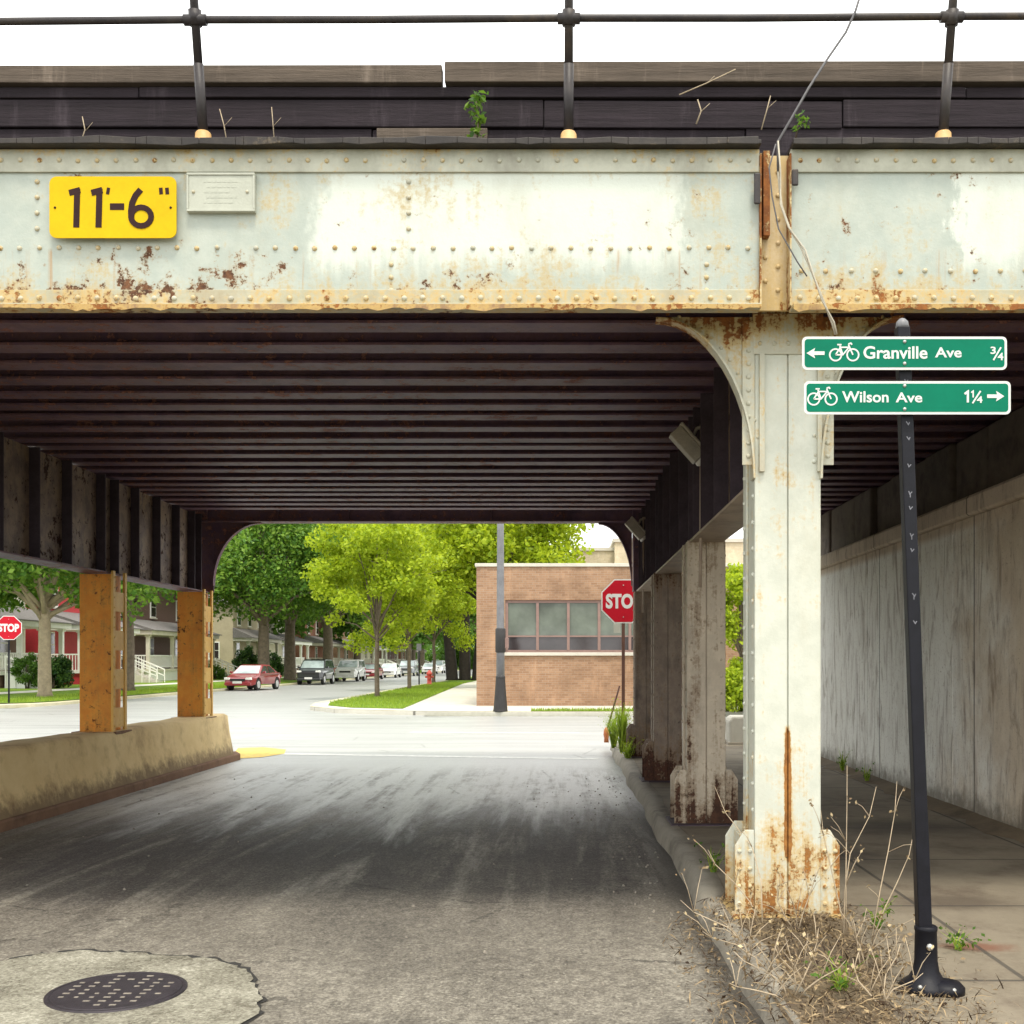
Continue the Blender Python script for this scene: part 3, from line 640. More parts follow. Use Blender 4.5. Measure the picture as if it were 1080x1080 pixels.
for i, y in enumerate(CY):
    x = 1.29; near = i == 0
    m = MB(); zt = 3.60 if near else 2.66
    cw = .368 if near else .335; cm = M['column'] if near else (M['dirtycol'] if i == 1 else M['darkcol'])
    col_body(m, x, y, .08, zt, cw)
    if near: edge_rivets(m, x, y, 2.72, 3.4)
    else: edge_rivets(m, x, y, .7, 2.6, cw)
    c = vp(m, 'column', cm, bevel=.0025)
    c['label'] = ['white painted near column with rust streaks', 'grimy buff column behind the white one', 'dark brown column third along the kerb', 'dark column at the far mouth of the underpass'][i]
    for sx in (-1,1):
        m = MB(); base_gusset(m, x, y, sx, cw); vp(m, 'base_gusset', cm, c, bevel=.003)
    m = MB(); m.box(x-.32,x+.32,y-.27,y+.27,.07,.142); vp(m, 'base_plate', M['joint'] if near else M['stiff_dark'], c, bevel=.01)
    if near:
        for sx, ex in ((-1,.56),(1,.46)):
            m = MB(); knee(m, x+sx*.19, 3.545, sx, ex, .925, y-.2+.004); 
            m.box(*sorted((x+sx*.19, x+sx*.26)), y-.2-.008, y-.2+.003, 2.70, 3.52)
            for z in np.arange(2.75,3.5,.075): m.rivet((x+sx*.225, y-.208, z), (0,-1,0), .014)
            vp(m, 'knee_bracket', M['bracket'], c, bevel=.002)
        m = MB(); m.box(x-.20,x+.20,y-.212,y-.201,3.33,3.56)
        for xx in np.arange(x-.16,x+.2,.08): m.rivet((xx,y-.212,3.39),(0,-1,0),.014)
        m.box(x-.165,x-.135,y-.225,y-.2005,2.66,3.33); m.box(x+.165,x+.19,y-.225,y-.2005,2.66,3.33)
        vp(m, 'cap_plate', M['bracket'], c, bevel=.002)
    elif i == 3:
        m = MB(); knee(m, x-.19, 3.74, -1, .52, .98, 16.95); vp(m, 'knee_bracket', M['under'], c)
        m = MB(); m.box(1.1,1.48,16.6,16.9,2.66,3.74); vp(m, 'post_top', M['under'], c)
def long_girder(x, y0, y1, mats, rows, label):
    m = MB(); m.box(x-.008,x+.008,y0,y1,2.668,3.838)
    g = vp(m, 'lengthways_girder', mats[0]); g['label'] = label
    m = MB(); m.box(x-.15,x+.15,y0,y1,2.645,2.665)
    vp(m, 'bottom_flange', mats[1], g, bevel=.003)
    for yy in rows:
        m = MB(); m.box(x-.12,x-.0085,yy-.045,yy-.03,2.668,3.835); m.box(x+.0085,x+.12,yy-.045,yy-.03,2.668,3.835)
        m.box(x-.018,x-.0085,yy-.03,yy+.06,2.668,3.835)
        vp(m, 'stiffener', M['stiff_dark'], g)
    return g
rowsR = [6.8,7.6,8.4,9.2,9.72,10.08,10.9,11.8,12.6,13.22,13.58,14.4,15.2,16.0,16.55]
long_girder(1.29, 6.63, 16.6, (M['girder_dark'], M['flange_dusty']), rowsR, 'girder over the kerb-side columns')
XL = -5.6
rowsL = [7.0,7.9,8.8,9.72,10.08,10.75,11.5,12.25,13.15,13.55,14.2,14.95,15.7,16.35,16.65]
long_girder(XL, 6.2, 16.85, (M['girder_dark'], M['under']), rowsL, 'girder over the rusty orange columns')
for i, y in enumerate(CY):
    m = MB(); y = y-.05; m.box(XL-.21,XL+.17,y-.2,y-.186,.72,2.64); m.box(XL-.21,XL-.19,y-.1855,y+.2,.72,2.64)
    m.box(XL+.11,XL+.125,y-.1855,y+.2,.72,2.64)
    c = vp(m, 'column', M['orangecol'], bevel=.003); c['label'] = 'rust orange column standing on the concrete barrier'
    m = MB()
    for yy in (y-.195, y+.155): m.box(XL+.171,XL+.2,yy-.01,yy+.055,.72,2.68)
    for z in np.arange(.78,2.5,.47): m.box(XL+.172,XL+.19,y-.139,y+.144,z,z+.24)
    for z in np.arange(.8,2.6,.12): m.rivet((XL+.2,y-.17,z),(1,0,0),.014)
    vp(m, 'laced_flange', M['orangecol_lit'], c, bevel=.003)
    m = MB(); m.box(XL-.3,XL+.24,y-.22,y+.26,.7,.735); vp(m, 'base_plate', M['barrier_kerb'], c)
m = MB(); knee(m, XL+.2, 3.74, 1, .74, .98, 16.95); knee(m, XL-.2, 3.74, -1, .74, .98, 16.95); m.box(XL-.2,XL+.2,16.94,16.97,2.66,3.74); vp(m, 'knee_bracket', M['under'])
# timber edge of the track bed, three courses with gaps
rt = random.Random(11)
def planks(z0, z1, y, th, joints, mat, jit=.006, gap=.006):
    for a, b in zip(joints[:-1], joints[1:]):
        m = MB(); dz = rt.uniform(-jit,jit); dy = rt.uniform(-.01,.01); t = rt.uniform(-jit,jit)
        q = [(a+gap/2,z0+dz),(b-gap/2,z0+dz+t),(b-gap/2,z1+dz+t),(a+gap/2,z1+dz)]
        m.prism(q, 'y', y+dy, y+dy+th); vp(m, 'timber_plank', mat, bevel=.006)
planks(4.40, 4.62, 6.22, .16, [-9,-4.6,-1.08,1.05,4.4,9], M['timber_dark'])
planks(4.625, 4.78, 6.20, .16, [-9,-5.2,-.1,1.6,5.2,9], M['timber_dark'])
planks(4.785, 4.845, 6.19, .14, [-9,-2.4,2.3,9], M['timber_dark'], .003)
for (a,b,z0,z1,mt) in ((-9,-.675,4.852,4.955,'timber_mid'),(-.66,9,4.858,4.985,'timber_mid')):
    m = MB(); m.prism([(a,z0),(b,z0+.002),(b,z1),(a,z1-.012)], 'y', 6.16, 6.24); vp(m, 'timber_plank', M[mt], bevel=.005)
m = MB(); m.box(-1.05,-.42,6.195,6.215,4.43,4.615); vp(m, 'timber_plank', M['timber_mid'], bevel=.006)
m = MB(); m.box(-9,9,6.1,6.19,4.386,4.44); vp(m, 'timber_plank', M['timber_dark'], bevel=.01)
m = MB(); m.box(-9,9,6.383,6.4,4.41,4.84); m.box(-9,9,6.401,16.6,4.43,4.77); vp(m, 'track_bed', M['timber_dark'])

# railing along the top
rl = thing('pipe_railing', 'dark pipe railing with leaning posts along the top of the bridge', 'railing', (0,5.97,4.39))
RO = (0,5.97,4.39)
yat = lambda z: 5.97-(z-4.39)*.235
PX = [-5.99,-3.97,-1.955,.04,2.085,4.11,6.1]
for x in PX:
    m = MB(); m.tube([(x,yat(4.44),4.44),(x,yat(4.80),4.80)], [.027,.027], 12); m.tube([(x,yat(4.75),4.75),(x,yat(5.62),5.62)], [.0235,.0235], 12)
    m.tube([(x,yat(4.98),4.98),(x,yat(5.055),5.055)], .035, 12)
    for zc in (5.015,5.56): m.tube([(x-.06,yat(zc),zc+x*.004),(x+.06,yat(zc),zc+x*.004)], .029, 10)
    p = m.build('post', M['railpipe'], rl, RO)
    m = MB(); m.lathe([(.07,0),(.07,.016),(.046,.022),(.043,.075),(.036,.085)], 12, (x,5.955,4.386)); m.build('post_foot', M['ochre'], p, RO)
for z, zz in ((5.015,.012),(5.56,.01)):
    m = MB(); pts = [(x, yat(z)-.0, z+x*.004+rt.uniform(-.004,.004)) for x in np.linspace(-7,7,15)]; m.tube(pts, .0195, 10); m.build('rail', M['railpipe'], rl, RO)

# ------------------------------------------------------------------ barrier, walls
bt = thing('concrete_barrier', 'buff concrete barrier with sloping sides under the orange columns', 'barrier', (XL,12,0))
BO = (XL,12,0)
def barrier_profile(y, e=1.0):
    w0, w1, h = .36*e+.0, .25*e, .745
    n = .012*math.sin(y*2.3)+.01*math.sin(y*5.1)
    return [(XL-w0,0.1),(XL-w1-.01,.45+n),(XL-w1+.01,h-.03+n),(XL-w1+.06,h+n*.5),(XL+w1-.05,h+n*.5),(XL+w1,h-.035+n),(XL+w1+.03,.45+n),(XL+w0+.01,.1)]
m = MB(); ysb = [0+i*.35 for i in range(50)] + [17.45,17.65,17.8,17.9]; vs = []
for y in ysb:
    e = 1 if y < 17.4 else {17.45:.95,17.65:.8,17.8:.55,17.9:.2}[y]
    zsc = 1 if y < 17.6 else {17.65:.98,17.8:.93,17.9:.85}[y]
    vs += [(p[0],y,.1+(p[1]-.1)*zsc) for p in barrier_profile(y, e)]
n = 8; fs = [(i*n+k, i*n+k+1, (i+1)*n+k+1, (i+1)*n+k) for i in range(len(ysb)-1) for k in range(n-1)]
fs = [f[::-1] for f in fs]
m.add(vs, fs, True); b = (len(ysb)-1)*n; m.f.append(tuple(b+k for k in range(n))[::-1]); m.sm.append(False); m.mi.append(0)
o = m.build('barrier_body', M['barrier'], bt, BO)
m = MB(); m.prism([(XL-.44,0),(XL+.42,0),(XL+.42,17.6),(XL+.25,18.0),(XL-.25,18.0),(XL-.44,17.6)], 'z', -.03, .105); m.build('kerb_strip', M['barrier_kerb'], bt, BO, bevel=.02)

ab = thing('abutment_wall', 'stained concrete abutment wall beside the sidewalk under the bridge', 'wall', (3.9,12,0))
AO = (3.9,12,0)
m = MB()
ysw = [4.2,7.69,7.70,10.72,10.73,13.7,13.71,16.9,19.2]
for a, b in zip(ysw[:-1:1], ysw[1:]):
    if b-a < .05: m.box(3.87,4.6,a,b,0,2.94)
    else: m.box(3.85+rt.uniform(-.006,.006),4.6,a,b,0,2.94)
m.build('wall_body', M['wall'], ab, AO, bevel=.004)
m = MB(); m.prism([(3.78,2.96),(3.80,2.942),(4.6,2.942),(4.6,3.13),(3.80,3.13),(3.78,3.10)], 'y', 4.2, 17.2); m.build('ledge', M['wall'], ab, AO, bevel=.006)
m = MB(); 
yy = 6.7
while yy < 16.8:
    l = rt.uniform(.6,1.5); m.box(4.02+rt.uniform(-.05,.06), 4.62, yy, min(yy+l,16.85), 3.131, 3.84); yy += l
m.build('backwall', M['wall_rough'], ab, AO, bevel=.03)
ab2 = MB(); ab2.box(-20.4,-19.6,4.2,19,0,3.84); tag(ab2.build('abutment_wall', M['wall'], bevel=.01), 'plain concrete abutment wall at the far left end of the bridge', 'wall')

# ------------------------------------------------------------------ signs on the girder
def rrect(x0,x1,z0,z1,r,n=5):
    o = []
    for cx_, cz_, a0 in ((x1-r,z1-r,0),(x0+r,z1-r,90),(x0+r,z0+r,180),(x1-r,z0+r,270)):
        for i in range(n+1):
            a = R(a0+90*i/n); o.append((cx_+r*math.cos(a), cz_+r*math.sin(a)))
    return o
ys_ = YF-.045
K = ys_/1150
X = lambda px: (px-592)*K
Z = lambda py: CAMZ+(698-py)*K
hs = thing('height_sign', 'yellow clearance sign reading 11\'-6" bolted to the pale girder', 'sign', (X(119),ys_,Z(218)))
HO = (X(119),ys_,Z(218))
m = MB(); m.prism(rrect(X(52),X(186),Z(251),Z(186),.04), 'y', ys_, ys_+.006); m.build('sign_plate', M['sign_yellow'], hs, HO)
m = MB(); a, b = ys_-.0015, ys_+.001; w = 6.4*K
sk = [0]
def S(pts):
    sk[0] += 1; m.ribbon([(X(p[0]),Z(p[1])) for p in pts], w, a-.0003*sk[0], b)
S([(81.5,199),(80.5,240)]); S([(73,203.5),(84.6,200.5)]); S([(105,199),(104,240)]); S([(96.5,203.5),(108,200.5)])
m.ribbon([(X(116),Z(218)),(X(131),Z(218))], 7*K, a, b)
arc6 = [(148.5,200),(143,206.5),(139.6,214),(138.4,222),(138.6,230)]
S(arc6+[])
ring = [(149+10.6*math.cos(t),228.6+9.8*math.sin(t)) for t in [2*math.pi*i/20 for i in range(20)]]
m.ribbon([(X(p[0]),Z(p[1])) for p in ring], 5.8*K, a-.0025, b, closed=True)
m.ribbon([(X(114.6),Z(198)),(X(113.4),Z(205))], 3.4*K, a, b)
for xx in (169.5,176): m.ribbon([(X(xx),Z(198)),(X(xx+.6),Z(205))], 3.8*K, a, b)
m.build('numerals', M['sign_black'], hs, HO)
for px in (58,180): 
    m = MB(); m.rivet((X(px),ys_,Z(219)),(0,-1,0),.007); m.build('bolt', M['sign_black'], hs, HO)
for px in (75,165):
    m = MB(); m.box(X(px)-.02,X(px)+.02,ys_+.0065,YF-.0005,Z(240),Z(198)); m.build('standoff', M['bolt'], hs, HO)
pl = thing('builders_plaque', 'cream painted builder\'s plaque beside the yellow height sign', 'plaque', (X(232),YF-.03,Z(201)))
PO = (X(232),YF-.03,Z(201)); yq = YF-.03
m = MB(); m.box(X(196),X(268),yq,YF-.0005,Z(222),Z(181)); m.box(X(196),X(268),yq-.006,yq-.0005,Z(222),Z(219.5)); m.box(X(196),X(268),yq-.006,yq-.0005,Z(183.5),Z(181)); m.box(X(196),X(198),yq-.006,yq-.0005,Z(219.4),Z(183.6)); m.box(X(266),X(268),yq-.006,yq-.0005,Z(219.4),Z(183.6))
m.build('plate', M['plaque'], pl, PO, bevel=.002)
m = MB()
for i, py in enumerate((190,195.5,201,206.5,212)):
    xx = 214 + (i%2)*3
    while xx < 250-(i%3)*4:
        l = rt.uniform(2,6); m.box(X(xx),X(xx+l),yq-.0012,yq+.001,Z(py+1.1),Z(py-1.1)); xx += l+1.4
m.build('cast_lines', M['plaque'], pl, PO)
for px in (203,260):
    m = MB(); m.rivet((X(px),yq,Z(201)),(0,-1,0),.010); m.build('bolt', M['rivet'], pl, PO)

# ------------------------------------------------------------------ bicycle route sign on its post
sp = thing('bicycle_route_sign', 'two green bicycle route signs on a black post beside the sidewalk', 'sign', (1.615,4.83,.13))
SO = (1.615,4.83,.13)
m = MB(); lean = lambda z: 1.615-.036*(z-.13)
w = .0295
q = [(-w,-w),(w,-w),(w,w),(-w,w)]
zs = [.15+i*.3 for i in range(10)]+[3.06]
vs = [(lean(z)+p[0]*(1.02 if z<1 else .95), 4.83+p[1], z) for z in zs for p in q]
m.add(vs, [(i*4+k,i*4+(k+1)%4,(i+1)*4+(k+1)%4,(i+1)*4+k) for i in range(len(zs)-1) for k in range(4)]); b = len(zs)*4-4; m.f.append((b,b+1,b+2,b+3)); m.sm.append(False); m.mi.append(0)
pole = m.build('pole', M['black_metal'], sp, SO, bevel=.006)
m = MB(); rh = random.Random(5)
z = 1.75
while z < 2.98:
    xx = lean(z)
    if rh.random() < .8:
        m.ribbon([(xx-.007,z+.012),(xx+rh.uniform(-.003,.003),z-.002),(xx+.008,z+.009)], .004, 4.83-w-.0015, 4.83-w+.001)
        if rh.random() < .5: m.ribbon([(xx,z-.002),(xx,z-.016)], .0035, 4.83-w-.0015, 4.83-w+.001)
    z += .066 if rh.random() < .7 else .12
m.build('punch_mark_glints', M['holes'], pole, SO)  # glints at the punch holes put in as pale strokes
m = MB(); m.lathe([(.026,0),(.030,.01),(.026,.03),(.012,.044),(.004,.047)], 12, (lean(3.05),4.83,3.055)); m.build('pole_cap', M['lamp_pole'], pole, SO)
m = MB(); m.lathe([(.115,0),(.118,.016),(.105,.032),(.075,.055),(.057,.085),(.050,.13),(.047,.26),(.050,.265),(.050,.28),(.043,.285)], 24, (1.615,4.83,.128))
m.lathe([(.085,0),(.085,.026),(.066,.046),(.026,.056)], 20, (1.685,4.79,.128)); base = m.build('post_base', M['black_metal'], sp, SO)
m = MB(); m.rivet((1.615,4.776,.33),(0,-1,0),.016); m.rivet((1.70,4.718,.158),(0,-1,.6),.011); m.rivet((1.56,4.74,.165),(0,-1,.6),.011); m.build('base_bolt', M['bolt'], base, SO)
yS = 4.775; KS = yS/1150
X = lambda px: (px-592)*KS
Z = lambda py: CAMZ+(698-py)*KS
def bike(m, x0, x1, zb, y0, y1):
    W = x1-x0; r = W*.21; t = W*.05
    for c in (x0+r, x1-r):
        m.ribbon([(c+r*.93*math.cos(2*math.pi*i/18), zb+r+r*.93*math.sin(2*math.pi*i/18)) for i in range(18)], t, y0, y1, closed=True)
    f = lambda u,v: (x0+W*u, zb+W*v)
    for seg in ([f(.21,.21),f(.37,.46),f(.66,.46),f(.45,.21),f(.21,.21)], [f(.345,.54),f(.45,.21)], [f(.27,.55),f(.41,.55)], [f(.79,.21),f(.66,.50),f(.645,.56)], [f(.64,.57),f(.72,.60),f(.76,.55)]):
        m.ribbon(seg, t*.95, y0-.0002*len(seg), y1)
def arrow(m, xt, xb, zc, h, y0, y1):
    s = 1 if xt > xb else -1; L_ = abs(xt-xb)
    m.prism([(xt,zc),(xt-s*L_*.48,zc+h/2),(xt-s*L_*.42,zc+h*.17),(xb,zc+h*.17),(xb,zc-h*.17),(xt-s*L_*.42,zc-h*.17),(xt-s*L_*.48,zc-h/2)], 'y', y0, y1)
def blade(x0,x1,y0,y1, label):
    m = MB(); m.prism(rrect(X(x0),X(x1),Z(y1),Z(y0),.021), 'y', yS, yS+.004)
    p = m.build('sign_panel', M['sign_white'], sp, SO); p['label'] = label
    m = MB(); m.prism(rrect(X(x0+2.6),X(x1-2.6),Z(y1-2.6),Z(y0+2.6),.014), 'y', yS-.0012, yS+.001); m.build('green_face', M['sign_green'], p, SO)
    return p
a, b = yS-.0025, yS-.0008
p1 = blade(846,1062,355,390, 'upper green sign reading Granville Ave with left arrow and three quarters')
m = MB(); arrow(m, X(850.5), X(869.5), Z(372.6), 11*KS, a, b); m.build('arrow', M['sign_white'], p1, SO)
m = MB(); bike(m, X(874.5), X(906), Z(381), a, b); m.build('bicycle_symbol', M['sign_white'], p1, SO)
m = MB()
text_mb('Granville', X(910.5), X(978), Z(378.6), Z(365.2), a, b, .018, m); text_mb('Ave', X(986), X(1014), Z(377.2), Z(366.4), a, b, .018, m)
m.build('lettering', M['sign_white'], p1, SO); m = MB()
text_mb('3', X(1044.5), X(1050), Z(373.5), Z(365.8), a, b, .02, m); text_mb('4', X(1052), X(1058), Z(380), Z(372.2), a, b, .02, m)
m.ribbon([(X(1047.5),Z(380)),(X(1055.5),Z(366.5))], 1.6*KS, a-.0003, b)
m.build('distance_figures', M['sign_white'], p1, SO)
p2 = blade(848,1066,402,437, 'lower green sign reading Wilson Ave with right arrow and one and a quarter')
m = MB(); bike(m, X(851.5), X(883), Z(427.6), a, b); m.build('bicycle_symbol', M['sign_white'], p2, SO); m = MB(); text_mb('Wilson', X(888), X(937), Z(424.6), Z(412.8), a, b, .018, m); text_mb('Ave', X(944.5), X(972.5), Z(424.6), Z(414), a, b, .018, m)
m.build('lettering', M['sign_white'], p2, SO); m = MB()
m.ribbon([(X(1017.2),Z(415.6)),(X(1020.6),Z(413.2)),(X(1020.6),Z(424.6))], 2.3*KS, a, b)
m.ribbon([(X(1024.2),Z(414.2)),(X(1026.2),Z(412.6)),(X(1026.2),Z(419.4))], 1.4*KS, a, b); text_mb('4', X(1030), X(1036), Z(425), Z(418), a, b, .02, m)
m.ribbon([(X(1025.5),Z(425.5)),(X(1034),Z(412.5))], 1.6*KS, a, b)
m.build('distance_figures', M['sign_white'], p2, SO)
m = MB(); arrow(m, X(1059), X(1041), Z(418), 11*KS, a, b); m.build('arrow', M['sign_white'], p2, SO)
for p_, zz in ((p1,(360.5,383.5)),(p2,(407,431.5))):
    for py in zz:
        m = MB(); m.rivet((X(954),yS-.001,Z(py)),(0,-1,0),.0085); m.build('bolt', M['bolt'], p_, SO)
    m = MB(); m.box(X(950),X(958.5),yS+.0045,4.83-w,Z(zz[1]),Z(zz[0])); m.build('bracket', M['bolt'], p_, SO)

# ------------------------------------------------------------------ stop signs
def stop_sign(loc, size, h, rz, label, extra, post_mat):
    t = thing('stop_sign', label, 'sign', loc, rz, 'stop signs')
    r = size/2/math.cos(math.pi/8)
    octo = lambda r: [(r*math.cos(math.pi/8+i*math.pi/4), h+r*math.sin(math.pi/8+i*math.pi/4)) for i in range(8)]
    m = MB(); m.prism(octo(r), 'y', -.032, -.028); p = m.build('sign_panel', M['sign_white'], t)
    m = MB(); m.prism(octo(r*.945), 'y', -.0345, -.031); m.build('red_face', M['stop_red'], p)
    m = text_mb('STOP', -size*.40, size*.40, h-size*.17, h+size*.17, -.0375, -.034, .045); m.build('lettering', M['sign_white'], p)
    m = MB(); m.box(-.028,.028,-.026,.004,-.02,h+size*.45); m.build('post', M[post_mat], t)
    for dz in (-.3,.3):
        m = MB(); m.rivet((0,-.0345,h+dz*size*1.2),(0,-1,0),.012); m.build('bolt', M['bolt'], p)
    if extra:
        m = MB(); m.box(-.17,-.05,-.034,-.028,h-size*.72,h-size*.5); q = m.build('back_plate', M['plaque'], t); q['label'] = 'small buff plate under the red panel'
    return t
stop_sign((1.085,19.1,.13), .77, 2.51, 0, 'red stop sign partly behind the dark column at the far kerb corner', True, 'post_brown')
stop_sign((-19.35,38.2,.15), .84, 2.62, R(14), 'red stop sign on the far left lawn corner near the white stairs', False, 'black_metal')
t = thing('marker_stake', 'leaning rusty stake with an orange foot beside the stop sign', 'stake', (.80,19.6,.0))
m = MB(); m.tube([(1.05,19.6,1.15),(.82,19.6,.35)], .016, 6); m.build('rod', M['post_brown'], t, (.80,19.6,0))
m = MB(); m.lathe([(.045,0),(.04,.08),(.055,.14),(.045,.22),(.02,.27)], 10, (.81,19.6,.132)); m.build('orange_foot', M['orange'], t, (.80,19.6,0))

# ------------------------------------------------------------------ lamp boxes under the bridge
def lamp_box(y, z, label):
    t = thing('light_fixture', label, 'light fixture', (1.13,y,z), 0, 'lamp boxes under the bridge')
    m = MB(); m.box(-.19,.13,-.075,.075,-.065,.055); m.prism([(-.20,.056),(.17,.056),(.19,.07),(.15,.085),(-.20,.085)], 'y', -.085, .085)
    h = m.build('housing', M['fixture'], t, bevel=.01); h.rotation_euler = (0,R(48),0); h.location = (-.03,0,0)
    m = MB(); m.lathe([(.052,0),(.055,.03),(.04,.05)], 14, (0,0,0)); l = m.build('lens', M['lens'], h); l.rotation_euler = (0,R(90),0); l.location = (.131,0,-.005)
    m = MB(); m.tube([(-.02,0,.05),(.03,0,.16),(.14,0,.2)], .016, 8); m.build('arm', M['fixture'], t)
    m = MB(); m.tube([(.07,0,.2),(.07,.02,-.7),(.0625,.02,-1.2)], .014, 8); m.build('conduit', M['flange_dusty'], t)
    return t
lamp_box(9.35, 3.42, 'grey tilted lamp box near the white column, larger and nearer of two')
lamp_box(15.95, 3.50, 'grey tilted lamp box above the stop sign, smaller and farther of two')

# ------------------------------------------------------------------ manhole cover
mx, my = -2.11, 5.18
mh = thing('manhole_cover', 'round dark iron manhole cover set in pale concrete', 'manhole', (mx,my,.012))
m = MB(); m.lathe([(.345,-.02),(.345,.006),(.325,.008),(.322,.003)], 48, (mx,my,.012)); m.build('ring', M['iron'], mh, (mx,my,.012))
m = MB(); m.lathe([(.318,-.02),(.318,.006),(.31,.009)], 48, (mx,my,.012)); lid = m.build('lid', M['iron'], mh, (mx,my,.012))
m = MB(); z0, z1 = .021, .0235
for i in range(-3,4):
    for j in range(-4,5):
        xx, yy2 = i*.078, j*.062
        if math.hypot(xx,yy2) < .27 and rt.random() < .86:
            l = .016+rt.uniform(-.006,.004); m.box(mx+xx-l,mx+xx+l,my+yy2-.008,my+yy2+.008,z0-.004,z1)
m.build('grit_filled_slots', M['grit'], lid, (mx,my,.012))

mh.scale = (.92,.92,1)
# ------------------------------------------------------------------ vegetation helpers
def leaf_cloud(name, C, rad, nleaf, leaf, mat, parent=None, loc=(0,0,0), seed=0, flat=.75, up=.35, asp=.6):
    rng = np.random.default_rng(seed)
    C = np.array(C); rad = np.array(rad); k = len(C)
    w = rad**2; idx = rng.choice(k, nleaf, p=w/w.sum())
    d = rng.normal(size=(nleaf,3)); d /= np.linalg.norm(d,axis=1)[:,None]
    rr = rng.random(nleaf)**.45
    P = C[idx] + d*rr[:,None]*rad[idx][:,None]*np.array([1,1,flat])
    nrm = rng.normal(size=(nleaf,3)) + d*.5 + np.array([0,0,up*2]); nrm /= np.linalg.norm(nrm,axis=1)[:,None]
    u = np.cross(nrm, rng.normal(size=(nleaf,3))); u /= np.linalg.norm(u,axis=1)[:,None]; v = np.cross(nrm,u)
    s = leaf*(.6+.8*rng.random(nleaf))[:,None]
    q = np.stack([P-u*s, P-v*s*asp+nrm*s*.12, P+u*s, P+v*s*asp+nrm*s*.12],1).reshape(-1,3) - np.array(loc)*0
    me = bpy.data.meshes.new(name); me.vertices.add(nleaf*4); me.vertices.foreach_set('co', q.astype(np.float32).ravel())
    me.loops.add(nleaf*4); me.loops.foreach_set('vertex_index', np.arange(nleaf*4)); me.polygons.add(nleaf)
    me.polygons.foreach_set('loop_start', np.arange(nleaf)*4); me.update(calc_edges=True); me.validate()
    me.materials.append(mat); o = bpy.data.objects.new(name, me); col.objects.link(o)
    if parent is not None: o.parent = parent
    return o
def tree(label, loc, tr, fork, cz, rx, rz, ncl, nleaf, leaf, mat, bark, seed, group=None, oval=False, stems=1, clr=.30, name='tree', hole=.5):
    rg = random.Random(seed); t = thing(name, label, 'tree', loc, 0, group)
    C = []; Rd = []
    for i in range(ncl):
        while True:
            d = Vector((rg.gauss(0,1),rg.gauss(0,1),rg.gauss(0,1))).normalized()
            if d.z > -.8: break
        f = hole + (1.02-hole)*rg.random()**.6
        k = rg.uniform(.82,1.12)
        wz = 1.0
        if oval: wz = max(.25, 1-.5*max(0,d.z*f)**1.5)
        C.append((d.x*rx*f*k*wz, d.y*rx*f*k*wz, cz+d.z*rz*f*k)); Rd.append(rx*clr*rg.uniform(.6,1.25))
    m = MB()
    for s in range(stems):
        bx = 0 if stems == 1 else (s-(stems-1)/2)*tr*2.4
        tz = cz+rz*.4
        pts = [(bx,0,-.1),(bx,0,.15),(bx*1.2+rg.uniform(-.05,.05),rg.uniform(-.05,.05),fork*.6),(bx*1.5,0,fork),(bx*1.5+rg.uniform(-.2,.2),rg.uniform(-.2,.2),(fork+tz)/2),(bx*1.2,0,tz)]
        m.tube(pts, [tr*1.5,tr*1.12,tr,tr*.92,tr*.5,tr*.12], 10)
    lim = rg.sample(C, min(len(C), 16))
    for c in lim:
        z0 = fork*rg.uniform(.9,1.05)+rg.random()*max(0,(c[2]-fork))*.35
        a = Vector((0,0,z0)); e = Vector(c); mid = a.lerp(e,.5)+Vector((0,0,.12*(e-a).length))
        m.tube([a,a.lerp(mid,.5),mid,e], [tr*.5,tr*.36,tr*.24,tr*.08], 6)
        for q in range(2):
            e2 = mid.lerp(e,.4+.4*rg.random())+Vector((rg.uniform(-1,1),rg.uniform(-1,1),rg.uniform(-.3,.8)))*rx*.3
            m.tube([mid.lerp(e,.3), e2], [tr*.16,tr*.05], 5)
    m.build('trunk', bark, t)
    leaf_cloud('crown', C, Rd, nleaf, leaf, mat, t, seed=seed)
    return t
def place_copy(src, loc, rz, s, label):
    c = copy_tree(src); c.location = loc; c.rotation_euler = (0,0,rz); c.scale = (s,s,s*1.03); c['label'] = label; return c
GL = 'old street trees on the left parkway'
tA = tree('pale trunked shade tree beside the stop sign on the far left', (-20.7,43.7,.2), .24, 2.9, 5.9, 4.4, 3.0, 90, 26000, .115, M['leaf_dark'], M['bark_pale'], 21, GL)
tB = tree('tree behind the nearer orange column, between the red and the white house', (-20.9,52.6,.22), .27, 3.4, 6.8, 4.6, 3.2, 90, 24000, .125, M['leaf_dark'], M['bark'], 22, GL)
tC = tree('broad dark green tree with forked trunk right behind the red parked car', (-21.0,77,.22), .40, 3.9, 8.9, 5.5, 5.0, 120, 32000, .14, M['leaf_dark'], M['bark'], 23, GL)
place_copy(tC, (-20.9,84,.22), 2.1, 1.02, 'dark green tree with the straight trunk between red car and black SUV')
place_copy(tC, (-21.0,98,.22), 4.0, 1.08, 'dark green tree rising behind the white parked cars')
GI = 'young lime green trees on the grass island'
t1 = tree('nearest lime green tree in the front of the grass island', (-7.6,45,.13), .095, 2.1, 5.2, 2.75, 3.5, 95, 19000, .085, M['leaf_lime'], M['bark'], 31, GI, oval=True, clr=.24, hole=.25)
c = place_copy(t1, (-8.15,58.5,.13), 2.3, 1.05, 'middle lime tree, behind the nearest one on the grass island')
c = place_copy(t1, (-8.9,76,.13), 4.2, 1.2, 'lime tree at the far end of the grass island beside the red hydrant')
tD = tree('tall yellow green tree with several dark trunks left of the brick building', (-7.6,86,.13), .42, 5, 11.0, 6.6, 6.0, 140, 36000, .16, M['leaf_lime'], M['bark_dark'], 41, None, stems=3)
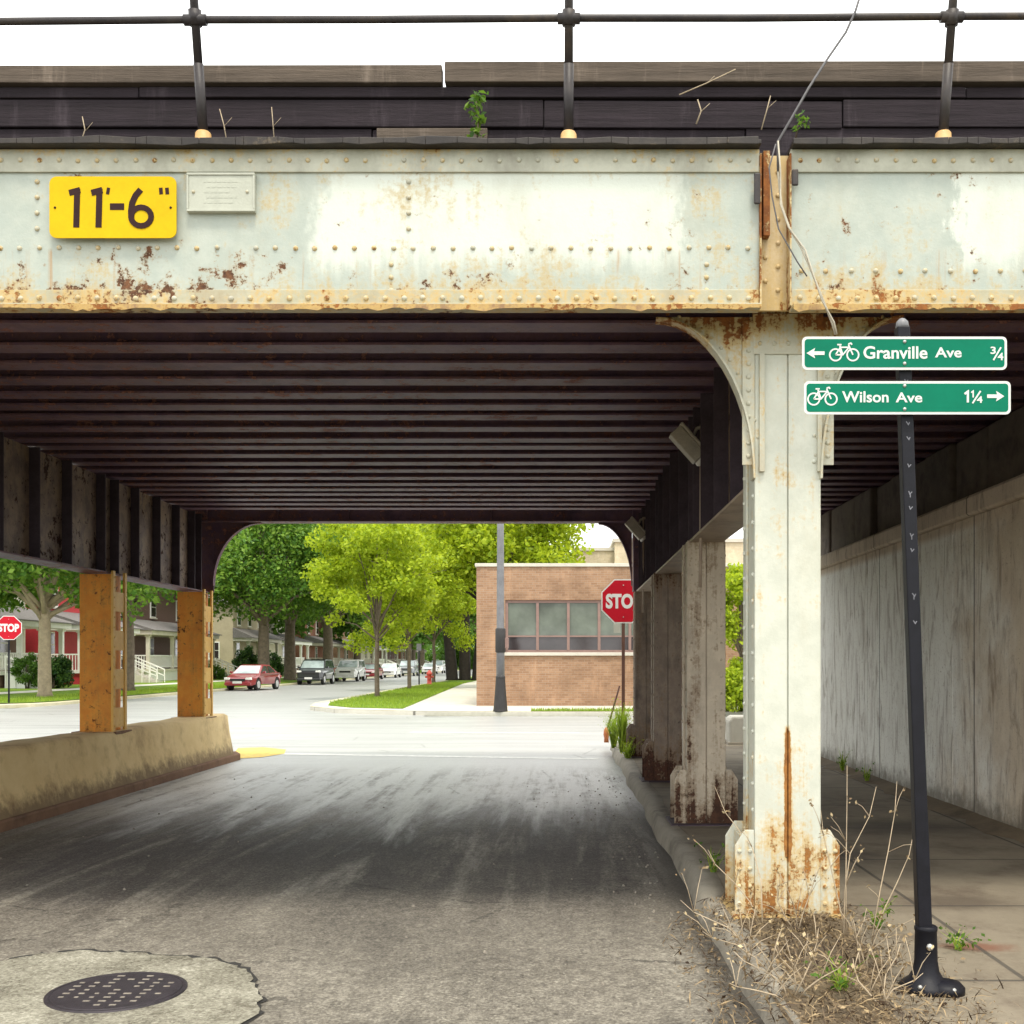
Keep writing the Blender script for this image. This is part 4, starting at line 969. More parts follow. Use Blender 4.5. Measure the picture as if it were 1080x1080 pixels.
tE = tree('yellow green tree rising over the roof of the brick building', (-3.6,62,.13), .3, 4, 8.0, 4.6, 3.6, 100, 24000, .14, M['leaf_lime'], M['bark_dark'], 42)
tF = tree('small lime green tree against the brick wall seen between the columns', (5.35,32.4,.13), .07, 1.6, 2.9, 1.05, 1.25, 36, 5200, .075, M['leaf_lime'], M['bark'], 43, clr=.4)
# far trees closing the view
tG = tree('distant green tree at the end of the street, left side', (-24,128,.2), .4, 4, 9, 6, 5.5, 80, 12000, .32, M['leaf_mid'], M['bark'], 51, 'distant street trees')
far = [(-21,150,1.0,'distant green tree behind the last parked cars'),(-9,128,1.05,'distant green tree beyond the grass island'),(-13,205,1.5,'farthest tree closing the end of the street'),(-30,112,1.1,'distant green tree behind the cream house'),
       (-42,95,1.25,'big green tree behind the tan house roofs'),(-44,72,1.1,'green tree behind the white porch house'),(-46,58,1.1,'green tree rising behind the red house'),(-26,190,1.4,'pale distant tree near the end of the left houses'),(-22,172,1.1,'dark tree before the far cream house'),(-21.5,215,1.3,'second farthest tree on the left side of the street'),(-5,165,1.2,'distant tree beyond the dark trunks')]
for i, (x, y, s, l) in enumerate(far): place_copy(tG, (x,y,.15), i*1.7, s, l)

def bush(label, loc, r, h, n, leaf, mat, seed, group=None, name='bush'):
    rg = random.Random(seed); t = thing(name, label, 'bush', loc, 0, group); C = []; Rd = []
    for i in range(34):
        d = Vector((rg.gauss(0,1),rg.gauss(0,1),abs(rg.gauss(0,1)))).normalized(); f = rg.uniform(.5,.85)
        C.append((d.x*r*f,d.y*r*f,.12*h+d.z*h*f*.95)); Rd.append(r*.3)
    leaf_cloud('foliage', C, Rd, n, leaf, mat, t, seed=seed, flat=1)
    m = MB()
    for i in range(5): m.tube([(rg.uniform(-.1,.1),rg.uniform(-.1,.1),-.05),(rg.uniform(-.5,.5)*r,rg.uniform(-.5,.5)*r,h*.6)], [.03,.012], 5)
    m.build('stem', M['bark'], t); return t
for i, (x, y, r_, h_, l) in enumerate([(-12,235,6,6,'distant green thicket at the very end of the street'),(-38,255,9,8,'distant thicket far behind the last houses'),(-27,262,9,7,'distant thicket closing the gap left of the street end'),(-48,240,9,8,'leftmost distant thicket behind the house roofs'),(-3,240,6,7,'distant thicket right of the street end'),(-20,225,6,7,'distant thicket behind the farthest left house'),(-5.2,118,1.6,3.2,'dark bush beyond the dark trunks beside the far pavement')]):
    bush(l, (x,y,.1), r_, h_, 5000, .32 if r_ > 3 else .12, M['leaf_mid'] if r_ > 3 else M['leaf_bush'], 90+i)
bush('round clipped dark green bush in front of the red house', (-24.6,52.8,.3), 1.0, 1.75, 9000, .055, M['leaf_bush'], 61)
bush('smaller round bush behind the stair rail of the leftmost house', (-25.6,52.2,.3), .75, 1.9, 5000, .055, M['leaf_mid'], 62)
bush('dark hedge bush behind the forked tree trunk', (-24.6,85,.3), 1.3, 2.6, 5000, .09, M['leaf_bush'], 63)
bush('dark bush right of the tan house between two tree trunks', (-24.2,91,.3), 1.2, 2.3, 4000, .09, M['leaf_bush'], 64)
bush('low shrub by the tan house steps', (-25.6,80.5,.3), .9, 1.2, 3000, .07, M['leaf_mid'], 65)
bush('bright green hedge below the window seen between the columns', (5.0,31.9,.13), .95, 1.55, 7000, .06, M['leaf_lime'], 66)

def weed(label, loc, n, h, spread, mat, seed, group, wid=.012, name='weed', cat='weed', leafy=0, lmat=None):
    rg = random.Random(seed); t = thing(name, label, cat, loc, 0, group); m = MB(); tips = []
    for i in range(n):
        a = rg.uniform(0,6.28); L_ = h*rg.uniform(.5,1.1); sp_ = spread*rg.uniform(.3,1)
        p0 = Vector((rg.uniform(-.06,.06)*spread*2,rg.uniform(-.06,.06)*spread*2,-.01)); e = p0+Vector((math.cos(a)*sp_,math.sin(a)*sp_,L_)); md = p0.lerp(e,.5)+Vector((-math.cos(a)*sp_*.15,-math.sin(a)*sp_*.15,L_*.12))
        wv = Vector((-math.sin(a),math.cos(a),0))*wid
        vs = [p0-wv,p0+wv,md-wv*.8,md+wv*.8,e]
        m.add(vs,[(0,1,3,2),(2,3,4)]); tips += [md,e,p0.lerp(md,.6)]
    m.build('blades', mat, t)
    if leafy: leaf_cloud('leaves', [tuple(x) for x in tips], [.035]*len(tips), leafy, .014, lmat, t, seed=seed)
    return t
GW = 'green weeds at the far kerb'
for i, (x, y, n, h, l) in enumerate([(.98,17.5,190,.8,'tall grass clump at the foot of the dark column by the far kerb'),(.90,18.6,170,.62,'grass clump under the stop sign beside the kerb'),(1.0,16.4,40,.35,'low weeds trailing along the kerb, nearest of the green clumps')]):
    weed(l, (x,y,.12), n, h, .28, M['blade'], 70+i, GW, .008, leafy=220, lmat=M['leaf_lime'])
for i, (x, y, n, h, l) in enumerate([(3.72,14.4,26,.32,'green weeds at the foot of the pale far end of the wall'),(3.7,13.2,18,.22,'low weeds farther along the foot of the abutment wall'),(1.72,5.95,16,.16,'small green weed right of the white column base'),(2.0,5.5,12,.12,'tiny green weed on the sidewalk near the sign post'),(1.05,7.5,14,.2,'sparse green weed behind the rusty column base'),(1.22,4.75,22,.16,'green sprouts in the leaf litter at the near kerb')]):
    weed(l, (x,y,.13), n, h, .16, M['blade'], 80+i, 'small green weeds in cracks', .005, leafy=60, lmat=M['leaf_mid'])

# dry stems growing round the column
def dry_stem(label, loc, stems, group, name='dry_weed'):
    t = thing(name, label, 'dry weed', loc, 0, group); m = MB(); rg = random.Random(int(loc[0]*100+loc[1]*10)); tips = []
    for (dx, dy, h, br) in stems:
        bx_ = rg.uniform(-.05,.05); p = [Vector((rg.uniform(-.02,.02),rg.uniform(-.02,.02),-.02)), Vector((dx*.2+bx_,dy*.3,h*.3)), Vector((dx*.45+bx_*1.4,dy*.5,h*.55)), Vector((dx*.85+bx_*.4,dy*.8,h*.8)), Vector((dx,dy,h))]
        m.tube(p, [.0042,.0036,.003,.0022,.0011], 5)
        for b in range(br):
            s0 = p[rg.choice((1,2,3))]; e = s0+Vector((rg.uniform(-.14,.14),rg.uniform(-.1,.1),rg.uniform(.05,.22)))
            m.tube([s0,s0.lerp(e,.5)+Vector((0,0,.015)),e], [.0024,.0018,.0009], 4); tips.append(tuple(e))
        tips.append(tuple(p[3]))
    m.build('stems', M['stem'], t)
    leaf_cloud('dried_leaves', tips, [.03]*len(tips), len(tips)*4, .010, M['dry'], t, seed=int(loc[0]*50))
    return t
GD = 'dry weeds around the white column'
dry_stem('tall bare branching weed right of the white column', (1.50,5.75,.13), [(.02,.05,.90,4),(.19,.1,.78,3),(-.12,.05,.66,2)], GD)
dry_stem('curved bare stem between the white column and the black post', (1.62,5.7,.13), [(.15,.05,.82,2),(.22,0,.55,1)], GD)
dry_stem('long dry stem leaning over the kerb left of the column', (1.12,6.0,.13), [(-.30,.1,.40,3),(-.22,.4,.72,1)], GD)
dry_stem('dry twigs drooping over the road in front of the column', (.92,5.3,.12), [(-.33,.1,.28,5),(-.26,-.2,.20,6),(-.12,-.3,.22,4)], GD)
dry_stem('tangle of dry twigs at the bottom edge by the kerb', (1.0,4.7,.12), [(-.25,.05,.2,6),(-.1,-.1,.26,5),(.12,.05,.3,5),(.2,-.1,.2,4),(-.3,-.15,.12,5)], GD)
dry_stem('short dry stalks directly in front of the column foot', (1.25,5.8,.13), [(-.1,.0,.32,4),(.12,.05,.36,3),(-.04,-.1,.22,4)], GD)
dry_stem('short broken stalks between litter and sign base', (1.42,5.1,.13), [(-.08,.0,.24,4),(.1,-.05,.2,4),(.03,.08,.28,3)], GD)
dry_stem('stray dry stalks low in the litter near the camera', (1.35,4.55,.13), [(-.12,.05,.2,4),(.08,.05,.26,4),(.15,-.03,.16,4)], GD)
# litter bed: leaves, straw
def litter():
    rng = np.random.default_rng(5); n = 7000
    px = 1.28+rng.normal(size=n)*.26; py = 3.9+rng.random(n)*2.75
    px = np.where(rng.random(n)<.10, .80+rng.normal(size=n)*.11, px)
    lim = .45+.35*np.sin((py-3.6)*1.1)
    keep = (px < 1.30+lim) & (px > .55)
    hgt = np.where(px > .9, .13+.05*np.exp(-((px-1.22)/.22)**2)*rng.random(n), .004)
    hgt = np.where((px > .84) & (px < .93), .12, hgt)
    P = np.stack([px,py,hgt+.006+rng.random(n)*.012],1)[keep]; n = len(P)
    nrm = rng.normal(size=(n,3))*.55+np.array([0,0,1]); nrm /= np.linalg.norm(nrm,axis=1)[:,None]
    u = np.cross(nrm, rng.normal(size=(n,3))); u /= np.linalg.norm(u,axis=1)[:,None]; v = np.cross(nrm,u)
    s = (.006+.016*rng.random(n)**2)[:,None]; asp = np.where(rng.random(n)<.62,.06,.55)[:,None]; s = np.where(asp<.2, s*3.0, s*.8)
    q = np.stack([P-u*s,P-v*s*asp+nrm*s*.2,P+u*s,P+v*s*asp+nrm*s*.2],1).reshape(-1,3)
    me = bpy.data.meshes.new('leaf_litter'); me.from_pydata(q.tolist(), [], [(4*i,4*i+1,4*i+2,4*i+3) for i in range(n)]); me.materials.append(M['litter'])
    o = bpy.data.objects.new('leaf_litter', me); col.objects.link(o); tag(o, kind='stuff')
    # low soil mound under it
    m = MB(); nx, ny = 14, 40; vs = []
    for j in range(ny):
        for i in range(nx):
            x = .92+i/(nx-1)*.78; y = 3.6+j/(ny-1)*3.1
            w_ = math.sin(math.pi*i/(nx-1)) * min(1, (ny-1-j)/5, 1)
            xx = .92+(x-.92)*(.75+.25*math.sin(y*1.3)+.08*math.sin(y*5))
            vs.append((xx, y, .118+.045*w_*(.7+.3*math.sin(x*9+y*4))))
    m.add(vs, [(j*nx+i,j*nx+i+1,(j+1)*nx+i+1,(j+1)*nx+i) for j in range(ny-1) for i in range(nx-1)], True)
    tag(m.build('soil_mound', M['soil']), kind='structure')
litter()
# debris strip along the wall foot
m = MB(); vs = []
for j in range(50):
    y = 5+j*.28; w_ = .22+.06*math.sin(j*1.3)+.04*math.sin(j*3.1)
    vs += [(3.86-w_,y,.131),(3.86-w_*.5,y,.15+.01*math.sin(j)),(3.86,y,.18)]
m.add(vs, [(j*3+i,j*3+i+1,(j+1)*3+i+1,(j+1)*3+i)[::-1] for j in range(49) for i in range(2)], True)
o = m.build('soil_strip', M['soil']); o.data.flip_normals(); tag(o, kind='structure')
# short grass blades that break up the lawn edges
def grass():
    rng = np.random.default_rng(9); pts = []
    def area(x0,x1,y0,y1,z,n,f=None):
        a = np.stack([x0+(x1-x0)*rng.random(n), y0+(y1-y0)*rng.random(n), np.full(n,z)],1)
        if f is not None: a = a[f(a)]
        pts.append(a)
    def inpoly(a):
        x, y = a[:,0], a[:,1]; ins = np.zeros(len(a),bool); p = lawn_poly
        for i in range(len(p)):
            x1,y1 = p[i]; x2,y2 = p[(i+1)%len(p)]
            c_ = ((y1>y)!=(y2>y)) & (x < (x2-x1)*(y-y1)/(y2-y1+1e-9)+x1); ins ^= c_
        return ins
    area(-9.1,-4.8,33.6,75,.13,16000,inpoly); area(-.9,7.5,32.0,32.75,.13,2500); area(-22.4,-18.6,38.5,70,.16,14000)
    P = np.concatenate(pts); n = len(P); a = rng.random(n)*6.28; w_ = .012; h = .05+.07*rng.random(n)
    w3 = np.stack([np.cos(a)*w_,np.sin(a)*w_,0*a],1); tip = P+np.stack([rng.normal(size=n)*.03,rng.normal(size=n)*.03,h],1)
    q = np.stack([P-w3,P+w3,tip],1).reshape(-1,3)
    me = bpy.data.meshes.new('grass'); me.from_pydata(q.tolist(), [], [(3*i,3*i+1,3*i+2) for i in range(n)]); me.materials.append(M['blade'])
    o = bpy.data.objects.new('grass', me); col.objects.link(o); tag(o, kind='stuff')
grass()
def grit():
    rng = random.Random(21); m = MB()
    for i in range(210):
        x = .80-abs(rng.gauss(0,.35)) if rng.random() < .6 else rng.uniform(-4.8,.7); y = rng.uniform(4.6,15)
        if -3.4 < x < -1.3 and y < 6: continue
        r = rng.uniform(.004,.013); n = 5; a0 = rng.random()*6
        vs = [(x+r*math.cos(a0+k*1.257)*rng.uniform(.7,1.2), y+r*math.sin(a0+k*1.257)*rng.uniform(.7,1.2), .0) for k in range(5)]+[(x+r*.5*math.cos(a0+k*1.257), y+r*.5*math.sin(a0+k*1.257), r*rng.uniform(.7,1.1)) for k in range(5)]
        m.add(vs, [(k,(k+1)%5,5+(k+1)%5,5+k) for k in range(5)]+[(5,6,7,8,9)])
    tag(m.build('road_grit', M['grit']), kind='stuff')
grit()
# growth and wire on the bridge edge
KA = 6.1/1150
XA = lambda px: (px-592)*KA
ZA = lambda py: CAMZ+(698-py)*KA
t = thing('ivy_sprig', 'green ivy sprig growing on the dark timbers above the girder', 'plant', (XA(503),6.1,ZA(150)))
m = MB(); m.tube([(0,0,0),(.01,-.02,.12),(-.01,-.02,.27)], [.006,.004,.002], 5); m.build('stem', M['bark'], t)
leaf_cloud('leaves', [(0,-.02,.04),(.01,-.03,.12),(-.02,-.03,.18),(.02,-.03,.24)], [.05]*4, 90, .02, M['leaf_dark'], t, seed=5)
t = thing('ivy_sprig', 'small green sprig at the top of the girder joint', 'plant', (XA(835),6.0,ZA(152)))
m = MB(); m.tube([(0,0,-.02),(.01,-.03,.05),(.06,-.03,.07)], [.006,.004,.002], 5); m.build('stem', M['bark'], t)
leaf_cloud('leaves', [(0,-.03,.03),(.05,-.03,.06),(.02,-.03,.09)], [.035]*3, 45, .014, M['leaf_dark'], t, seed=6)
def twig(label, pts, y, r=.004):
    t = thing('twig', label, 'twig', (XA(pts[0][0]),y,ZA(pts[0][1])), 0, 'dry twigs on the bridge edge'); o_ = t.location
    m = MB(); m.tube([(XA(p[0]),y-.01*i,ZA(p[1])) for i, p in enumerate(pts)], [r*(1-.15*i) for i in range(len(pts))], 5)
    p = pts[len(pts)//2]; m.tube([(XA(p[0]),y,ZA(p[1])),(XA(p[0]+9),y-.02,ZA(p[1]-7))], [r*.6,r*.3], 4)
    m.build('stem', M['stem'], t, tuple(o_))
twig('slanting dry twig on the timbers right of the middle post', [(717,97),(745,86),(776,72)], 6.13)
twig('upright dry twig left of the girder joint', [(804,134),(810,112),(813,100)], 6.13)
twig('thin twig right of the left railing post', [(238,150),(235,130),(231,114)], 6.13, .0035)
twig('thin twig above the builder\'s plaque', [(288,148),(287,130),(286,112)], 6.13, .003)
twig('bent twig left of the left railing post', [(82,150),(88,135),(86,122)], 6.13, .0035)
twig('knotted twig on the timbers left of the joint', [(735,128),(740,115),(736,104)], 6.13, .005)
yc = 5.78; KC = yc/1150
pts = [(912,-20),(903,10),(893,32),(874,60),(852,95),(835,125),(820,150),(821,180),(825,215),(833,240),(846,265),(856,290),(868,318),(878,340),(882,352)]
t = thing('hanging_cable', 'loose twisted cable hanging over the bridge edge down past the joint', 'cable', ((pts[6][0]-592)*KC,yc,CAMZ+(698-pts[6][1])*KC))
TO = tuple(t.location)
m = MB(); P = [((p[0]-592)*KC, yc+.02*math.sin(i), CAMZ+(698-p[1])*KC) for i, p in enumerate(pts)]
m.tube(P[:8], .0065, 6); m.build('upper_cable', M['cable'], t, TO)
m = MB(); m.tube(P[6:], .006, 6); m.tube([(a+.012*math.sin(i*1.9),b-.01,c_) for i,(a,b,c_) in enumerate(P[6:])], .0045, 6); m.build('lower_cable', M['cable_pale'], t, TO)
m = MB(); m.tube([((p[0]-592)*KC, yc+.02, CAMZ+(698-p[1])*KC) for p in ((819,150),(812,175),(815,205),(822,240),(842,275),(852,290))], .004, 6); m.build('loose_strand', M['cable'], t, TO)

# ------------------------------------------------------------------ lamp post, hydrant, block
t = thing('street_lamp', 'tall grey lamp post with dark base before the brick building', 'lamp post', (-1.78,31.9,.13))
m = MB(); m.lathe([(.125,1.0),(.115,2.0),(.10,5),(.08,9)], 16, (0,0,0)); m.build('pole', M['lamp_pole'], t)
m = MB(); m.lathe([(.22,0),(.21,.06),(.17,.5),(.14,.95),(.145,1.0),(.128,1.04)], 8, (0,0,0), False); m.build('base', M['lamp_base'], t, bevel=.01)
m = MB(); m.lathe([(.135,1.72),(.15,1.75),(.15,2.4),(.135,2.43)], 14); m.build('dark_band', M['lamp_base'], t)
m = MB(); m.box(.12,.24,-.06,.06,1.85,2.15); m.build('control_box', M['frame_mauve'], t, bevel=.01)
m = MB(); m.tube([(0,0,8.9),(-.5,0,9.5),(-1.4,0,9.8)], [.05,.045,.04], 8); m.build('arm', M['lamp_pole'], t)
m = MB(); m.lathe([(.05,.1),(.16,.05),(.2,-.05),(.12,-.12)], 12, (-1.6,0,9.75), True, 1.8, 1); m.build('lamp_head', M['lamp_pole'], t)
t = thing('fire_hydrant', 'red fire hydrant on the far end of the grass island', 'hydrant', (-8.35,69,.13))
m = MB(); m.lathe([(.2,0),(.2,.06),(.14,.08),(.14,.62),(.19,.64),(.19,.70),(.15,.78),(.08,.88),(.04,.92)], 14); m.build('body', M['hydrant'], t)
m = MB(); m.tube([(-.26,0,.5),(.26,0,.5)], .07, 10); m.tube([(0,-.24,.45),(0,0,.45)], .09, 10); m.build('outlet', M['hydrant'], t)
t = thing('thin_post', 'thin dark signpost beside the red hydrant', 'post', (-9.0,69,.13))
m = MB(); m.tube([(0,0,0),(0,0,2.6)], .045, 8); m.build('pole', M['black_metal'], t); m = MB(); m.box(-.15,.15,-.05,-.046,2.15,2.6); m.build('back_of_sign', M['lamp_pole'], t)
t = thing('concrete_block', 'pale rounded concrete block beyond the gap right of the buff column', 'block', (3.15,19.3,.13))
m = MB(); m.prism([(-.2,0),(.26,0),(.28,.08),(.26,.40),(.18,.50),(-.16,.5),(-.22,.42)], 'y', -.25, .25); m.build('body', M['block'], t, bevel=.04)
m = MB(); m.box(-.235,.285,-.26,.26,-.03,.045); m.build('foot', M['kerb'], t, bevel=.01)

# ------------------------------------------------------------------ brick building
BY = 36.0; BO = (-2.8,BY,.12)
bb = thing('brick_building', 'low tan brick building with a long window band across the street', 'building', BO)
wx0, wx1, wz0, wz1 = -1.85, 4.35, 1.90, 3.62
m = MB()
def wallbox(a,b,z0,z1): m.box(a,b,BY,BY+.3,z0,z1)
wallbox(-2.8,wx0,.1,4.72); wallbox(wx1,16,.1,4.72); wallbox(wx0,wx1,.1,wz0-.12); wallbox(wx0,wx1,wz1,4.72)
m.box(-2.8,-2.5,BY+.3,BY+22,.1,4.72); m.box(15.7,16,BY+.3,BY+22,.1,4.72); m.box(-2.5,15.7,BY+21.7,BY+22,.1,4.72); m.box(-2.5,15.7,BY+.3,BY+21.7,4.3,4.45)
m.build('wall', M['brick'], bb, BO)
m = MB(); m.box(-2.85,16.05,BY-.05,BY+.36,4.721,4.83); m.box(-2.85,-2.45,BY+.361,BY+22,4.721,4.83); m.build('parapet_coping', M['stone'], bb, BO, bevel=.01)
m = MB(); m.box(wx0-.1,wx1+.1,BY-.08,BY+.25,wz0-.118,wz0-.01); m.build('window_sill', M['stone'], bb, BO, bevel=.01)
m = MB(); fr = .09
m.box(wx0,wx1,BY+.06,BY+.16,wz1-fr,wz1); m.box(wx0,wx1,BY+.06,BY+.16,wz0-.009,wz0+.07); nb = 6; stp = (wx1-wx0-fr)/nb
for i in range(nb+1): m.box(wx0+i*stp,wx0+i*stp+fr,BY+.05,BY+.165,wz0+.0705,wz1-fr-.0005)
for i in range(nb): m.box(wx0+i*stp+fr+.0005,wx0+(i+1)*stp-.0005,BY+.07,BY+.15,2.40,2.45)
wf = m.build('window', M['frame_mauve'], bb, BO)
for i in range(nb):
    m = MB(); m.box(wx0+i*stp+fr,wx0+(i+1)*stp,BY+.10,BY+.11,2.45,wz1-fr); m.build('pane', M['pane'], wf, BO)
    m = MB(); m.box(wx0+i*stp+fr,wx0+(i+1)*stp,BY+.10,BY+.11,wz0+.07,2.40); m.build('pane', M['pane_dark'], wf, BO)
m = MB(); m.box(wx0,wx1,BY+.305,BY+.32,1.7,3.7); m.build('interior_blind', M['brown_paint'], bb, BO)
t = thing('apartment_building', 'cream brick building with a raised block behind the brick building', 'building', (6,66,0)); TO = (6,66,0)
m = MB(); m.box(.75,3.2,66,84,0,8.3); m.box(3.2,14,65.4,84,0,8.75); m.build('wall', M['brick_cream'], t, TO)
m = MB(); m.box(.65,3.19,65.9,84.1,8.301,8.5); m.box(3.1,14.1,65.3,84.1,8.751,8.98); m.build('parapet', M['stone'], t, TO)
for i in range(3):
    m = MB(); m.box(4.5+i*3,5.9+i*3,65.3,65.395,5.2,7.0); f_ = m.build('window', M['white_trim'], t, TO)
    m = MB(); m.box(4.6+i*3,5.8+i*3,65.27,65.298,5.3,6.9); m.build('pane', M['pane_dark'], f_, TO)

# ------------------------------------------------------------------ houses on the left
def house(label, y0, y1, xf, dep, h, wall, trim, porchmat, roofm, stairs=None, porch=2.3, pz=1.1, windows=2, railm=None, pcol=None):
    O = (xf,(y0+y1)/2,.3); t = thing('house', label, 'house', O, 0, 'houses along the left side of the street')
    m = MB(); m.box(xf-dep,xf,y0,y1,.2,h); my_ = (y0+y1)/2
    m.prism([(y0,h),(y1,h),(my_,h+2.6)], 'x', xf-dep, xf-.001); m.build('wall', wall, t, O)
    m = MB()
    for a, b in ((y0-.4,my_),(y1+.4,my_)):
        za = h-.3; m.prism([(a,za),(b,h+2.62),(b,h+2.8),(a,za+.18)], 'x', xf-dep-.3, xf+.4)
    r = m.build('roof', roofm, t, O)
    m = MB(); m.box(xf-dep*.6,xf-dep*.6+.6,my_+.4,my_+1.0,h+1.6,h+3.5); m.build('chimney', M['brick_red'], r, O)
    if porch:
        m = MB(); m.box(xf,xf+porch,y0+.2,y1-.2,pz-.16,pz); m.build('porch_floor', trim, t, O)
        m = MB(); m.box(xf,xf+porch-.1,y0+.3,y1-.3,.2,pz-.161); m.build('porch_skirt', porchmat, t, O)
        n = 4; 
        for i in range(n):
            yy = y0+.35+(y1-y0-.7)*i/(n-1); m = MB(); m.box(xf+porch-.3,xf+porch-.08,yy-.11,yy+.11,pz+.001,3.35); m.box(xf+porch-.36,xf+porch-.02,yy-.17,yy+.17,3.2,3.349); m.build('porch_post', pcol or trim, t, O, bevel=.01)
        m = MB(); m.box(xf,xf+porch+.2,y0,y1,3.352,3.62); m.build('porch_beam', trim, t, O)
        m = MB(); m.prism([(xf,4.5),(xf+porch+.4,3.66),(xf+porch+.4,3.622),(xf,3.622)], 'y', y0-.1, y1+.1); m.build('porch_roof', roofm, t, O)
        m = MB(); m.box(xf+porch-.24,xf+porch-.16,y0+.4,y1-1.9,pz+.85,pz+.93); m.box(xf+porch-.24,xf+porch-.16,y0+.4,y1-1.9,pz+.1,pz+.16)
        yy = y0+.5
        while yy < y1-2: m.box(xf+porch-.22,xf+porch-.18,yy,yy+.045,pz+.16,pz+.85); yy += .17
        for yy in (y0+.3,):
            m.box(xf+.1,xf+porch-.3,yy-.03,yy+.03,pz+.85,pz+.93); xx = xf+.15
            while xx < xf+porch-.3: m.box(xx,xx+.045,yy-.02,yy+.02,pz,pz+.85); xx += .17
        m.build('porch_railing', railm or trim, t, O)
    ys0 = stairs if stairs else y1-1.7
    m = MB(); ns = 6
    for k in range(ns): m.box(xf+porch+k*.3,xf+porch+(k+1)*.3,ys0,ys0+1.3,.2,pz-(k+.5)*(pz-.3)/ns)
    s = m.build('stairs', trim if stairs else M['stone'], t, O)
    m = MB()
    for yy in (ys0-.06,ys0+1.31):
        m = MB(); m.prism([(xf+porch,pz+.75),(xf+porch+1.9,.3+.75),(xf+porch+1.9,.3+.83),(xf+porch,pz+.83)], 'y', yy, yy+.05)
        m.prism([(xf+porch,pz+.38),(xf+porch+1.9,.3+.38),(xf+porch+1.9,.3+.43),(xf+porch,pz+.43)], 'y', yy, yy+.05)
        for k in range(5): xx = xf+porch+.05+k*.45; m.box(xx,xx+.05,yy+.001,yy+.049,.25,pz+.78-k*.45*(pz-.3)/1.9)
        m.build('handrail', M['white_trim'], s, O)
    m = MB(); m.box(xf+.001,xf+.06,y1-1.9,y1-.9,pz+.0,pz+2.1); d = m.build('door', M['brown_paint'], t, O)
    m = MB(); m.box(xf+.061,xf+.1,y1-1.82,y1-1.76,pz+.95,pz+1.1); m.build('handle', M['bolt'], d, O)
    def win(axis, c, zb, zt, w_):
        m = MB(); q = MB(); s_ = MB()
        if axis == 'x':
            m.box(xf+.001,xf+.07,c-w_/2,c+w_/2,zb,zt); q.box(xf+.071,xf+.085,c-w_/2+.09,c+w_/2-.09,zb+.09,(zb+zt)/2-.03); q.box(xf+.071,xf+.085,c-w_/2+.09,c+w_/2-.09,(zb+zt)/2+.03,zt-.09); s_.box(xf+.001,xf+.16,c-w_/2-.05,c+w_/2+.05,zb-.09,zb-.001)
        else:
            m.box(c-w_/2,c+w_/2,y0-.07,y0-.001,zb,zt); q.box(c-w_/2+.09,c+w_/2-.09,y0-.085,y0-.071,zb+.09,(zb+zt)/2-.03); q.box(c-w_/2+.09,c+w_/2-.09,y0-.085,y0-.071,(zb+zt)/2+.03,zt-.09); s_.box(c-w_/2-.05,c+w_/2+.05,y0-.16,y0-.001,zb-.09,zb-.001)
        f_ = m.build('window', M['white_trim'], t, O); q.build('pane', M['pane_dark'], f_, O); s_.build('sill', M['stone'], f_, O)
    for i in range(windows):
        cyy = y0+1.2+i*(y1-y0-3.6)/max(1,windows-1); win('x', cyy, pz+.7, pz+2.2, 1.0)
        if h > 6: win('x', cyy+.4, pz+3.6, pz+5.1, 1.0)
    for i in range(3): win('y', xf-1.6-i*2.6, pz+.7, pz+2.2, .95)
    return t
XF = -29.0
house('pale grey house with white stairs at the left edge of the picture', 51.5, 59.0, XF, 10, 6.4, M['cream_wall'], M['white_trim'], M['brown_paint'], M['roof_tile'], stairs=52.3)
house('red house with white porch posts behind the round bush', 60.6, 68.6, XF, 10, 6.6, M['red_paint'], M['white_trim'], M['red_paint'], M['roof_tile'], windows=2)
house('pale house with a dark porch and white rail between the orange columns', 70.6, 84.5, XF, 11, 6.2, M['brown_paint'], M['cream_wall'], M['white_trim'], M['roof_tile'], windows=3, railm=M['white_trim'])
house('tan house with two tall windows behind the dark green trees', 93.0, 103, XF+1, 11, 6.8, M['tan_wall'], M['stone'], M['tan_wall'], M['roof_tile'], porch=1.4, windows=3)
house('cream house set back behind the parked black SUV', 106, 116, XF, 10, 6.6, M['cream_wall'], M['white_trim'], M['brown_paint'], M['roof_tile'], windows=2)
house('orange brown brick house behind the white parked cars', 119, 131, XF+1, 11, 7, M['brick_red'], M['stone'], M['brick_red'], M['roof_tile'], windows=3)
house('far cream house under the trees beyond the last brick house', 156, 168, XF, 11, 7, M['cream_wall'], M['white_trim'], M['brown_paint'], M['roof_tile'], windows=3)
house('far brown house second from the end of the street', 172, 186, XF+1, 11, 7, M['brown_paint'], M['stone'], M['brown_paint'], M['roof_tile'], windows=3)
house('farthest brick house at the end of the street', 192, 206, XF+1, 11, 7, M['brick_red'], M['stone'], M['brick_red'], M['roof_tile'], windows=3)
house('distant brick house behind the last parked cars', 136, 150, XF+1, 11, 7, M['brick'], M['stone'], M['brick'], M['roof_tile'], windows=3)

